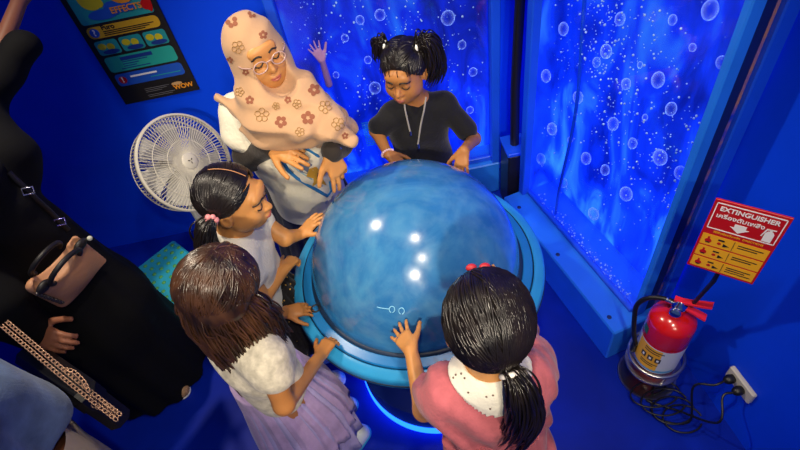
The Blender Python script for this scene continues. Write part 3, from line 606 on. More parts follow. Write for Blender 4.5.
def face(H, body, par, lid=.55, eyes=True, brow=.004):
    T = bvh(body)
    def pr(x, z, o=.0006):
        a = H.p(x, .2, z); hit = T.ray_cast(V(a), V(-H.R[:, 1])); return (np.array(hit[0]) if hit[0] else H.p(x, .09, z))+H.R[:, 1]*o*H.s
    for q in (-1, 1):
        MB().tube([pr(q*(.012+.032*t), .017+.007*math.sin(math.pi*min(1, t*1.15))-.004*t) for t in np.linspace(0, 1, 9)], brow*H.s*.8, 6).build('eyebrow', M['brow'], par, True)
        ey = MB()
        ey.tube([pr(q*(.0145+.027*t), -.0015-.0085*math.sin(math.pi*t)*lid*1.3-.001, .0012) for t in np.linspace(0, 1, 10)], .0021*H.s, 6); ey.build('eyelashes', M['brow'], par, True)
        if eyes:
            w = [pr(q*(.016+.024*t), -.0045-.006*math.sin(math.pi*t)*lid-.001) for t in np.linspace(0, 1, 8)]
            MB().tube(w, .0022*H.s, 6).build('eye', M['eyew'], par, True); MB().ell(pr(q*.028, -.0085, .0012), .0034*H.s, None, 10, 8).build('iris', M['iris'], par, True)
    lp = MB(); lp.tube([pr(.019*t, -.0545-.002*abs(t), .0002) for t in np.linspace(-1, 1, 11)], np.array([.0015+.003*(1-abs(t)) for t in np.linspace(-1, 1, 11)])*H.s, 6) if False else None
    v, f = tube_np([[pr(.018*t, -.0555-.002*abs(t)**2, -.0008) for t in np.linspace(-1, 1, 11)], [pr(.016*t, -.0635+.004*abs(t)**2, -.0008) for t in np.linspace(-1, 1, 11)]], [np.array([.0012+.0026*(1-t*t) for t in np.linspace(-1, 1, 11)])*H.s]*2, 8)
    link('lips', mesh_np('lips', v, f), M['lip'], par)
def hand(F, w, d, nrm, thumb, L=.115, curl=(15, 20, 15), spread=6, tcurl=10, r=.0062, curls=None):
    w = np.array(w, float); d = N_(d); n = np.array(nrm, float); n = N_(n-d*(n@d)); t = N_(np.cross(n, d)); t = t if t@np.array(thumb) > 0 else -t
    q = L/.115; kn = []
    for i, (o, pl) in enumerate(((.019, .052), (.0065, .055), (-.006, .052), (-.018, .047))):
        b = w+d*pl*q+t*o*q; F.cap(w+t*o*.55*q+d*.004, b, .0095*q, .0085*q, .010); kn.append(b)
    for i, (b, ln) in enumerate(zip(kn, (.046, .051, .047, .038))):
        a = math.radians(spread*(1.5-i)); dd = N_(d*math.cos(a)+t*math.sin(a)); c = curls[i] if curls else curl; ang = 0; p = b
        for sg, cv, rr in ((.46, c[0], 1), (.30, c[1], .92), (.24, c[2], .84)):
            ang += math.radians(cv); e = p+(dd*math.cos(ang)-n*math.sin(ang))*ln*sg*q; F.cap(p, e, r*q*rr, r*q*rr*.93, .002); p = e
    b = w+d*.012*q+t*.017*q; ta = math.radians(42); d1 = N_(d*math.cos(ta)+t*math.sin(ta)-n*.25); p = b+d1*.030*q; F.cap(b, p, .0098*q, .0082*q, .010)
    ta -= math.radians(tcurl); d2 = N_(d*math.cos(ta)+t*math.sin(ta)-n*.2); e = p+d2*.022*q; F.cap(p, e, .0078*q, .007*q, .002); ta -= math.radians(tcurl); d3 = N_(d*math.cos(ta)+t*math.sin(ta)-n*.2); F.cap(e, e+d3*.017*q, .0068*q, .006*q, .002)
def torso(F, J, q, inf=0, k=.04):
    lat = N_(np.array(J['sh'][0])-np.array(J['sh'][1])); pe, ch, nk = [np.array(J[x], float) for x in ('pelvis', 'chest', 'neck')]
    for s in (-1, 1):
        F.cap(pe+lat*s*.038*q, ch+lat*s*.042*q, .072*q+inf, .070*q+inf, k); F.cap(nk-(0, 0, .015*q), np.array(J['sh'][0 if s > 0 else 1]), .036*q+inf, .040*q+inf, k)
        F.cap(ch+lat*s*.042*q, np.array(J['sh'][0 if s > 0 else 1])*.8+ch*.2, .066*q+inf, .040*q+inf, k)
    F.cap(ch, nk, .062*q+inf, .036*q+inf, k)
def limbs(F, J, q, inf=0, arms=(0, 1), legs=True):
    for i in arms:
        s, e, w = J['sh'][i], J['el'][i], J['wr'][i]; F.cap(s, e, .034*q+inf, .027*q+inf, .02); F.cap(e, w, .027*q+inf, .0185*q+inf, .012)
    if legs:
        lat = N_(np.array(J['sh'][0])-np.array(J['sh'][1])); lat[2] = 0
        for i, s in ((0, 1), (1, -1)):
            h = np.array(J['pelvis'])+lat*s*.052*q-(0, 0, .02); a = np.array(J['feet'][i], float); kx = (h+a)/2+np.array(J['fwd'])*.02; an_ = a+(0, 0, .06*q)
            F.cap(h, kx, .062*q, .044*q, .02); F.cap(kx, an_, .043*q, .028*q, .015); F.cap(an_, a+(0, 0, .03), .028*q, .026*q, .01); F.cap(a+(0, 0, .026), a+np.array(J['fwd'])*.10*q+(0, 0, .022), .026*q, .021*q, .012)
def bounds(J, H, ex=.14):
    P = [H.c+H.R[:, 2]*.12*H.s, H.c]+[np.array(p) for k in ('sh', 'el', 'wr', 'feet') for p in J[k]]+[np.array(J['pelvis'])]; P = np.array(P); lo = P.min(0)-ex; hi = P.max(0)+ex; lo[2] = max(lo[2], -.02); return lo, hi
def shoes(J, q, m, m2, par):
    for i in (0, 1):
        a = np.array(J['feet'][i], float); f = np.array(J['fwd'], float); F = SDF(a-.2, a+.25, .005); F.cap(a-f*.02+(0, 0, .04), a+f*.115*q+(0, 0, .03), .038*q, .034*q, .02); F.cap(a+(0, 0, .06), a+(0, 0, .085), .036, .036, .015); F.cut((0, 0, .006), (0, 0, -1)); F.cut(a+(0, 0, .10), (0, 0, 1)); o = F.build('shoe', m, par)
        S = SDF(a-.2, a+.25, .005); S.cap(a-f*.02+(0, 0, .02), a+f*.118*q+(0, 0, .02), .042*q, .037*q, .02); S.cut((0, 0, .001), (0, 0, -1)); S.cut((0, 0, .022), (0, 0, 1)); S.build('sole', m2, o)
def parting(H, par, m, y0=.075, y1=-.05, o=1.055, r=.0022):
    MB().tube([onhead(H, sdir(np.array([.0005*math.sin(40*y), y, .11])), o) for y in np.linspace(y0, y1, 16)], r*H.s, 6).build('parting', m, par, True)
# ---- hair
def hcap(H, par, m, grow=1.0, plane=.020, extra=None, name='hair'):
    P = H.c; F = SDF(P-.2*H.s-.02, P+.2*H.s+.02, .0045); H.e(F, (0, -.014, .024), (.0775*grow, .0935*grow, .0855*grow))
    n = H.R@np.array([0, .72, -.69]); F.cut(H.p(0, .72*plane, -.69*plane), n, .02)
    if extra: extra(F)
    return F
def sdir(p):                                                # head-local point -> unit direction in ellipsoid space
    return N_((p-np.array([0, -.014, .024]))/np.array([.0775, .0935, .0855]))
def onhead(H, d, o=1.0): return H.p(*(np.array([0, -.014, .024])+d*np.array([.0775, .0935, .0855])*o))
def sweep(H, A, B, n=9, o0=1.0, o1=1.04):
    a, b = sdir(np.array(A)), sdir(np.array(B)); w = math.acos(max(-1, min(1, a@b))); o = []
    for t in np.linspace(0, 1, n):
        d = (math.sin((1-t)*w)*a+math.sin(t*w)*b)/max(math.sin(w), 1e-4); o.append(onhead(H, N_(d), o0+(o1-o0)*math.sin(t*math.pi*.5)))
    return o
def strands(lines, r, m, par, name='hair_strands', sides=4):
    R = [np.concatenate([np.linspace(.6, 1, 3), np.ones(max(0, len(l)-6)), np.linspace(1, .35, 3)])[:len(l)]*rr for l, rr in zip(lines, r if np.ndim(r) else [r]*len(lines))]
    v, f = tube_np(lines, R, sides); return link(name, mesh_np(name, v, f), m, par)
def scalp(H, n, plane, T, o0, o1, jit=.008):              # strands rooted all over the scalp, combed to one or two ties
    L = []; nn = np.array([0, .72, -.69])
    while len(L) < n:
        d = N_(rng.normal(size=3)); p = np.array([0, -.014, .024])+d*np.array([.0775, .0935, .0855])
        if p@nn > plane-.004: continue
        t = T if not isinstance(T, tuple) else T[0 if p[0] > 0 else 1]
        if math.acos(max(-1, min(1, d@sdir(np.array(t))))) < .25: continue
        L.append(sweep(H, p, np.array(t)+jit*rng.normal(size=3), 9, o0, o1))
    return L
def tail(p0, pts, spread, n, r, waves=.004, m=None, par=None, name='ponytail', r0=.012):
    C = spline([p0]+pts, 26); L = []
    for _ in range(n):
        a, rr = rng.random()*6.28, math.sqrt(rng.random()); off = np.array([math.cos(a), math.sin(a), .5*rng.normal()])*rr; ph = rng.random()*6.28; cut = int(len(C)*(.7+.3*rng.random())); l = []
        for i in range(cut):
            t = i/(len(C)-1); l.append(C[i]+off*(r0+(spread-r0)*math.sin(min(1, t*1.6)*math.pi/2)*(1-.45*max(0, t-.55)))+waves*np.array([math.sin(9*t+ph), math.cos(8*t+ph), 0])*t)
        L.append(np.array(l))
    return strands(L, r, m, par, name)
def decal(T, c, nrm, up, polys, name, m, par, off=.0015, sub=1):
    n = N_(nrm); u = N_(np.cross(up, n)); w = np.cross(n, u); mb = MB(); c = np.array(c, float)
    for pl in polys:
        pl = [np.array(p) for p in pl]; cen = sum(pl)/len(pl); v = []
        for ring in (1.0, .5):
            for p in pl: q = cen+(p-cen)*ring; v.append(c+u*q[0]+w*q[1])
        v.append(c+u*cen[0]+w*cen[1]); o = []
        for x in v:
            h = T.ray_cast(V(x+n*.12), V(-n), .3)
            o.append(np.array(h[0])+np.array(h[1])*off if h[0] is not None else np.array(T.find_nearest(V(x))[0])+n*off)
        k = len(pl); mb.add(o, [[i, (i+1) % k, k+(i+1) % k, k+i] for i in range(k)]+[[k+i, k+(i+1) % k, 2*k] for i in range(k)])
    return mb.build(name, m, par, True)
def loft(rings, name, m, par, close=False):                 # rings: list of (n,3)
    n = len(rings[0]); v = np.concatenate(rings); f = [[i*n+k, i*n+(k+1) % n, (i+1)*n+(k+1) % n, (i+1)*n+k] for i in range(len(rings)-1) for k in range(n)]
    f += [list(range(n))[::-1]]+[[(len(rings)-1)*n+k for k in range(n)]]; return link(name, mesh_np(name, v, f), m, par)
def skirt(path, name, m, par, pleats=14, amp=.02, n=140, ph=0):  # path: (centre, rx, ry)
    R_ = []; k = len(path)
    for i, (c, rx, ry) in enumerate(path):
        t = i/(k-1); a = np.linspace(0, 2*math.pi, n, endpoint=False); w = 1+amp/max(rx, .01)*t**.8*(np.sin(pleats*a+ph+1.2*np.sin(2*a))+.4*np.sin(2.3*pleats*a+1+2*t)); R_.append(np.stack([c[0]+rx*w*np.cos(a), c[1]+ry*w*np.sin(a), np.full(n, c[2])], 1))
    return loft(R_, name, m, par)
def ipath(P, n=14): 
    P = [(np.array(c, float), a, b) for c, a, b in P]; o = []; m = len(P)-1
    for i in range(n):
        t = i/(n-1)*m; j = min(int(t), m-1); u = t-j; o.append((P[j][0]*(1-u)+P[j+1][0]*u, P[j][1]*(1-u)+P[j+1][1]*u, P[j][2]*(1-u)+P[j+1][2]*u))
    return o
def fold(a, fr, ax, ph=0):
    ax = np.array(ax, float); return lambda x, y, z: a*np.sin(fr*(ax[0]*x+ax[1]*y+ax[2]*z)+ph+2.0*np.sin(9*z+5*x)+1.3*np.sin(11*y-4*x))
def clothM(n, c, **k): return mat(n, c, k.pop('rough', .85), sheen=k.pop('sheen', .15), bump=k.pop('bump', .25), bscale=k.pop('bscale', 90), spec=.2, **k)
# ---------------------------------------------------------------- girl in the black top (behind the dome)
def girl_black():
    q = .98; H = Head(Pd(404, 71, 1.80), (-.42, -.86, -.12), size=.98, tilt=0)
    sh = [Py(390, 110, 1.66), Py(444, 108, 1.66)]; sh[0][2] = sh[1][2] = (sh[0][2]+sh[1][2])/2-.005
    nk = (sh[0]+sh[1])/2+(0, .01, .035)
    J = dict(neck=nk, sh=sh, chest=nk+(0, .015, -.12), pelvis=(nk[0]+.0, 1.705, .56), el=[Pz(378, 140, .86)+(0, .06, 0), Py(474, 139, 1.60)], wr=[Pz(388, 154, .825), Pz(464, 150, .85)], feet=[(nk[0]-.07, 1.72, 0), (nk[0]+.07, 1.72, 0)], fwd=(0, -1, 0))
    g = root('person', 'girl in a black short sleeved top with high pigtails standing behind the blue dome', 'person', (nk[0], 1.72, 0))
    F = SDF(*bounds(J, H), .004); head_sdf(F, H, nk); torso(F, J, q); limbs(F, J, q)
    hand(F, J['wr'][0], (.5, -.6, -.35), (.2, -.3, 1), (1, .3, 0), .115, (12, 20, 15)); hand(F, J['wr'][1], Pz(461, 168, .80)-J['wr'][1], (0, -.2, 1), (-1, 0, 0), .118, (10, 14, 10), 9)
    b = F.build('body', M['skinC'], g); face(H, b, b, .9, False)
    m = clothM('black jersey', (.012, .012, .014)); F = SDF(*bounds(J, H), .005); torso(F, J, q, .009)
    for i in (0, 1): e = np.array(J['sh'][i])+(np.array(J['el'][i])-J['sh'][i])*.72; F.cap(J['sh'][i], e, .039, .045, .02)
    F.cap((nk[0], 1.70, .62), (nk[0], 1.705, .50), .115, .125, .04); F.ell(H.p(0, -.02, -.06), (.05, .06, .05), None, .01, 'sub'); F.cap(nk+(0, -.07, .05), nk+(0, -.095, -.055), .030, .006, .01, 'sub')
    F.cut((0, 0, .44), (0, 0, -1)); F.warp(fold(.003, 55, (.8, .2, .5))); s = F.build('shirt', m, g); T = bvh(s)
    cm = mat('grey drawstring', (.35, .33, .30), .7); tip = M['steel']
    for k, P in enumerate(([(404, 98), (405, 108), (407, 118), (410, 131)], [(426, 97), (424, 110), (421, 124), (418, 144)])):
        l = []
        for x, y in P: h = T.ray_cast(V(CAM), V(N_(ray(x, y)))); l.append(np.array(h[0])-N_(ray(x, y))*.006 if h[0] else Py(x, y, 1.58))
        c = MB().tube(spline(l, 16), .0036, 8).build('drawstring', cm, s, True); MB().tube([l[-1], l[-1]+(0, 0, -.02)], .005, 8).build('drawstring_tip', tip, g, True)
    # hair: centre part, two high bunches
    hf = hcap(H, g, M['hairK'], 1.0, .014); hair = hf.build('hair', M['hairK'], g); L = []; TL, TR = (.056, -.022, .085), (-.056, -.022, .085)
    for k in range(420):
        s_ = 1 if k % 2 else -1; u = rng.random()
        if u < .6: y = .085-.16*rng.random(); A = (s_*.003, y, .11)
        else: th = rng.random(); A = (s_*(.020+.058*th), .078-.088*th, .066-.085*th)
        L.append(sweep(H, A, (TL if s_ > 0 else TR)+.006*rng.normal(size=3), 9, 1.0, 1.06))
    L += scalp(H, 240, .012, (np.array(TL), np.array(TR)), 1.02, 1.07)
    for k in range(12): s_ = 1 if k % 2 else -1; fx = s_*(.006+.05*rng.random()); fy = math.sqrt(max(0, 1-(fx/.08)**2)); L.append(np.array([H.p(fx, .070*fy, .080), H.p(fx*1.05, .086*fy, .060), H.p(fx*1.1, .086*fy, .036+.012*rng.random())]))
    strands([l for l in L if len(l) > 3], .0026, M['hairK'], hair); v, f = tube_np([l for l in L if len(l) == 3], .0013*np.ones(len([l for l in L if len(l) == 3])), 4); link('fringe', mesh_np('fringe', v, f), M['hairK'], hair)
    for T_, sg, nm in ((TL, 1, 0), (TR, -1, 1)):
        p = onhead(H, sdir(np.array(T_)), 1.06); o = H.R[:, 0]*sg
        if nm == 0: tail(p, [p+o*.018+(0, 0, .02), p+o*.028+(0, .01, -.025), p+o*.024+(0, .02, -.07)], .024, 150, .0024, .006, M['hairK'], hair)
        else: tail(p, [p+o*.030+(0, .01, .02), p+o*.052+(0, .03, -.03), p+o*.062+(0, .04, -.10), p+o*.050+(0, .045, -.16)], .036, 260, .0026, .012, M['hairK'], hair)
        MB().tube([p+H.R@np.array([.0, .016*math.cos(a), .016*math.sin(a)]) for a in np.linspace(0, 6.28, 17)[:-1]], .005, 8, True).build('hair_tie', M['whp'], hair, True)
    w, d = np.array(J['wr'][0]), N_(np.array(J['wr'][0])-J['el'][0]); R = frame_z(d); bm = MB()
    for a in np.linspace(0, 6.28, 17)[:-1]: bm.ell(w-d*.004+R@np.array([.0225*math.cos(a), .0225*math.sin(a), 0]), .0052, None, 8, 6)
    bm.build('bead_bracelet', mat('pink white beads', (.8, .55, .55), .25), g, True)
    legs(J, q, g, mat('black leggings', (.01, .01, .012), .8)); shoes(J, q, M['blkp'], M['whp'], g)
def legs(J, q, par, m):
    F = SDF(np.array(J['pelvis'])*(1, 1, 0)-(.3, .3, .02), np.array(J['pelvis'])+(.3, .3, .05), .006); lat = N_(np.array(J['sh'][0])-np.array(J['sh'][1])); lat[2] = 0
    for i, s in ((0, 1), (1, -1)):
        h = np.array(J['pelvis'])+lat*s*.052*q-(0, 0, .02); a = np.array(J['feet'][i], float); kx = (h+a)/2+np.array(J['fwd'])*.02; F.cap(h, kx, .07*q, .052*q, .02); F.cap(kx, a+(0, 0, .09), .052*q, .042*q, .015)
    F.build('trousers', m, par)
girl_black()
# ---------------------------------------------------------------- woman in the flowered headscarf
def woman_scarf():
    q = 1.22; H = Head(Pd(257, 52, 1.58), (.40, -.84, .10), size=1.02, tilt=-6)
    sh = [Pd(240, 116, 1.74), Pd(320, 118, 1.70)]; nk = (sh[0]+sh[1])/2+(0, .0, .045)
    J = dict(neck=nk, sh=sh, chest=nk+(-.01, .02, -.16), pelvis=(-.385, 1.765, .70), el=[Pd(248, 158, 1.80), Pd(340, 142, 1.68)], wr=[Pd(272, 146, 1.66), Pd(331, 153, 1.62)], feet=[(-.47, 1.80, 0), (-.30, 1.80, 0)], fwd=(.1, -1, 0))
    g = root('person', 'woman in glasses with a flowered beige headscarf and white shirt leaning over the dome', 'person', (-.385, 1.80, 0))
    F = SDF(*bounds(J, H, .17), .005); head_sdf(F, H, nk); torso(F, J, q); limbs(F, J, q)
    tip = Pd(330, 168, 1.58); hand(F, J['wr'][0], tip-J['wr'][0], (.05, -.6, .8), (.3, -.5, -.6), .155, (15, 25, 20), 4, 10, .0066, [(6, 6, 4), (14, 20, 15), (22, 30, 20), (30, 35, 20)])
    tip2 = Pdome(345, 188, .012); hand(F, J['wr'][1], tip2-J['wr'][1], (.3, -.5, .8), (-1, 0, 0), .150, (10, 12, 10), 6, 10, .0066, [(6, 8, 6), (10, 14, 10), (25, 35, 25), (30, 40, 30)])
    b = F.build('body', M['skinA'], g); face(H, b, b, .7, False, .0036)
    # glasses
    T = bvh(b); gl = MB(); 
    for s in (-1, 1): gl.tube([H.p(s*.030+.0215*math.cos(a), .097-.10*abs(s*.030+.0215*math.cos(a))**1.5, -.006+.016*math.sin(a)) for a in np.linspace(0, 6.28, 25)[:-1]], .0019, 8, True)
    gl.tube([H.p(x, .100, .001) for x in (-.008, 0, .008)], .0022, 6)
    for s in (-1, 1): gl.tube([H.p(s*.054, .089, .002), H.p(s*.072, .06, .004), H.p(s*.076, .0, 0)], .0022, 6)
    gg = gl.build('glasses', mat('pale pink glasses frame', (.52, .34, .30), .25), g, True)
    # shirt, sleeves
    F = SDF(*bounds(J, H, .2), .006); torso(F, J, q, .022)
    F.cap(J['chest'], np.array(J['pelvis'])+(0.02, -.05, -.16), .125, .165, .05)
    for i in (0, 1): e = np.array(J['sh'][i])+(np.array(J['el'][i])-J['sh'][i])*.36; F.cap(J['sh'][i], e, .062, .066, .03)
    F.ell(nk+(.02, -.03, .06), (.10, .12, .10), None, .02, 'sub'); F.cut((0, 0, .50), (0, 0, -1)); F.warp(fold(.006, 40, (.7, .2, .6))); s = F.build('shirt', clothM('cream white cotton', (.80, .75, .60)), g); T = bvh(s)
    F = SDF(*bounds(J, H, .2), .005); 
    for i in (0, 1): F.cap(J['sh'][i], J['el'][i], .052, .046, .02); F.cap(J['el'][i], np.array(J['wr'][i])*.93+np.array(J['el'][i])*.07, .044, .034, .02)
    F.warp(fold(.003, 70, (.6, .6, .4))); F.build('undersleeves', clothM('charcoal sleeve', (.035, .028, .024)), g)
    def hitp(x, y): h = T.ray_cast(V(CAM), V(N_(ray(x, y)))); return (np.array(h[0]), np.array(h[1])) if h[0] else (Pd(x, y, 1.6), -N_(ray(x, y)))
    def pdec(polys, nm, m, o):                               # print on the shirt front, wrapped to its surface
        mb = MB()
        for pl in polys:
            k = len(pl); P = [hitp(*p) for p in pl]; cx = (sum(p[0] for p in pl)/k, sum(p[1] for p in pl)/k); cc_ = hitp(*cx); mid = [hitp((p[0]+cx[0])/2, (p[1]+cx[1])/2) for p in pl]
            v = [a+n*o for a, n in P]+[a+n*o for a, n in mid]+[cc_[0]+cc_[1]*o]; mb.add(v, [[i, (i+1) % k, k+(i+1) % k, k+i] for i in range(k)]+[[k+i, k+(i+1) % k, 2*k] for i in range(k)])
        mb.build(nm, m, s, True)
    bl = mat('blue shirt print', (.02, .20, .52), .7); 
    def stroke(P, w, nm, m, o=.002): v, f = tube_np([np.array([hitp(*p)[0]+hitp(*p)[1]*.0005 for p in P])], [w], 6); link(nm, mesh_np(nm, v, f), m, s)
    stroke([(282, 160), (288, 170), (297, 178), (310, 186), (322, 193), (327, 196), (331, 190), (330, 180)], .0065, 'shield_print', bl); stroke([(296, 142), (306, 148), (318, 156), (328, 166)], .005, 'shield_print', bl)
    stroke([(284, 155), (290, 163), (298, 170), (310, 178), (322, 186)], .003, 'shield_print', mat('pale blue print', (.3, .5, .62), .7))
    pdec([[(288, 152), (300, 156), (312, 164), (310, 174), (300, 172), (290, 164)]], 'grey_print', mat('blue grey print', (.16, .20, .30), .7), .002)
    pdec([[(309, 168), (316, 166), (320, 172), (327, 170), (322, 178), (326, 185), (318, 182), (312, 186), (313, 178), (306, 176)]], 'gold_print', mat('gold shirt print', (.72, .38, .03), .7), .003)
    pdec([[(317, 172), (322, 174), (321, 180), (316, 178)]], 'navy_print', mat('navy shirt print', (.01, .02, .05), .7), .0045)
    # headscarf
    F = SDF(np.minimum(H.c, nk)-(.34, .30, .36), np.maximum(H.c, nk)+(.34, .25, .22), .005)
    H.e(F, (0, -.016, .022), (.083, .101, .094)); H.e(F, (0, .0, -.05), (.078, .088, .080), .03); F.cap(H.p(0, -.02, -.06), nk+(0, 0, .0), .085, .09, .05)
    for i in (0, 1): F.cap(nk+(0, -.01, .02), np.array(sh[i])+(0, -.01, .0), .09, .054, .05)
    F.cap(nk+(0, -.01, .02), np.array(sh[1])+(.035, -.03, -.035), .09, .074, .06)
    A = [Pd(217, 99, 1.68), Pd(354, 141, 1.57), Pd(300, 132, 1.56), Pd(262, 122, 1.60), Pd(335, 128, 1.56)]
    F.cap(nk+(0, -.05, -.02), A[0], .06, .006, .03); F.cap(nk+(.02, -.06, -.03), A[1], .065, .008, .03)
    F.cap(Pd(303, 84, 1.62), A[1], .045, .008, .03); F.cap(Pd(300, 100, 1.60), Pd(334, 124, 1.575), .05, .022, .04)
    for a in A[2:]: F.cap(nk+(.0, -.06, -.02), a, .08, .022, .05)
    F.cap(A[2], A[1], .020, .007, .02); F.cap(A[3], A[2], .022, .022, .03); F.cap(A[0], A[3], .006, .020, .02); F.cap(sh[0]+np.array((0, .06, 0)), sh[1]+np.array((0, .06, 0)), .04, .04, .06)
    F.cap(H.p(0, .035, -.125), nk+(.01, -.07, -.04), .045, .07, .05)
    for z0 in (0,): H.e(F, (0, .112, -.036), (.054, .085, .074), .008, 'sub')
    hd = H.c
    F.warp(lambda x, y, z: .010*(np.abs(np.sin(42*(z-nk[2])+26*(x-nk[0])+2.2*np.sin(11*x)+9*(y-nk[1])))-.5)*np.clip((hd[2]-.06-z)/.05, 0, 1)+.004*np.sin(95*(z-nk[2])-40*(x-nk[0])+2*np.sin(17*x))*np.clip((hd[2]-.10-z)/.05, 0, 1)); F.warp(lambda x, y, z: .0018*np.sin(70*(x-.4*z)+3*np.sin(20*z)))
    sc = F.build('headscarf', clothM('beige scarf cloth', (.56, .34, .19), noise=.12, nscale=8, bump=.12), g); T2 = bvh(sc)
    fm = [mat('brown flower print', (.27, .09, .045), .85), mat('olive flower print', (.36, .20, .06), .85)]; polyF = {0: [], 1: []}
    fl = [(232, 22, 7, 0), (252, 14, 5, 0), (238, 47, 7, 1), (263, 35, 5, 0), (233, 78, 5, 1), (262, 115, 8, 1), (281, 122, 7, 0), (308, 118, 8, 0), (314, 90, 7, 0), (297, 104, 5, 1), (325, 107, 7, 1), (338, 124, 7, 1), (250, 100, 5, 0), (300, 132, 5, 1), (240, 92, 5, 1), (288, 100, 4, 0), (246, 72, 4, 0), (345, 136, 4, 0), (276, 106, 4, 1), (230, 60, 4, 0)]
    for mi in (0, 1):
        mb = MB()
        for (x, y, r, k) in fl:
            if k != mi: continue
            a0 = rng.random()*6
            for j in range(5):
                a = a0+1.2566*j; cx, cy = x+r*.55*math.cos(a), y+r*.55*math.sin(a); ring = [(cx+r*.36*math.cos(t), cy+r*.36*math.sin(t)) for t in np.linspace(0, 6.28, 10)[:-1]]+[(cx, cy)]; v = []
                for p in ring: h = T2.ray_cast(V(CAM), V(N_(ray(*p)))); v.append(np.array(h[0])+np.array(h[1])*.0015 if h[0] else None)
                if any(p is None for p in v) or max(np.linalg.norm(p-v[-1]) for p in v) > .05: continue
                if mi == 0: mb.add(v, [[i, (i+1) % 9, 9] for i in range(9)])
                else: vv, ff = tube_np([np.array(v[:-1])], [.0011], 4, True); mb.add(vv, ff)
        mb.build('flower_print', fm[mi], sc, True)
    # wrist things
    for i, nm, m, w_ in ((1, 'wristwatch', mat('pale watch strap', (.55, .55, .6), .3, metal=.6), .010), (0, 'bracelet', mat('silver bracelet', (.65, .6, .55), .3, metal=.7), .006)):
        w = np.array(J['wr'][i]); d = N_(w-J['el'][i]); R = frame_z(d); c = w-d*.01; o = MB().tube([c+R@np.array([.0275*math.cos(a), .0275*math.sin(a), 0]) for a in np.linspace(0, 6.28, 25)[:-1]], w_*.6, 8, True).build(nm, m, g, True)
        if i == 1: n = N_(CAM-c); n = N_(n-d*(n@d)); auto(MB().lathe([(.017, 0), (.017, .006), (.012, .008), (.001, .008)], c+n*.027, frame_z(n), 20).build('watch_face', mat('blue watch glass', (.05, .10, .45), .15), o))
    skirt(ipath([((-.385, 1.775, .72), .15, .12), ((-.385, 1.79, .4), .19, .15), ((-.385, 1.80, .03), .24, .19)], 10), 'skirt', clothM('dark skirt cloth', (.02, .025, .06)), g, 11, .018)
    shoes(J, 1.25, M['blkp'], M['blkp'], g)
woman_scarf()
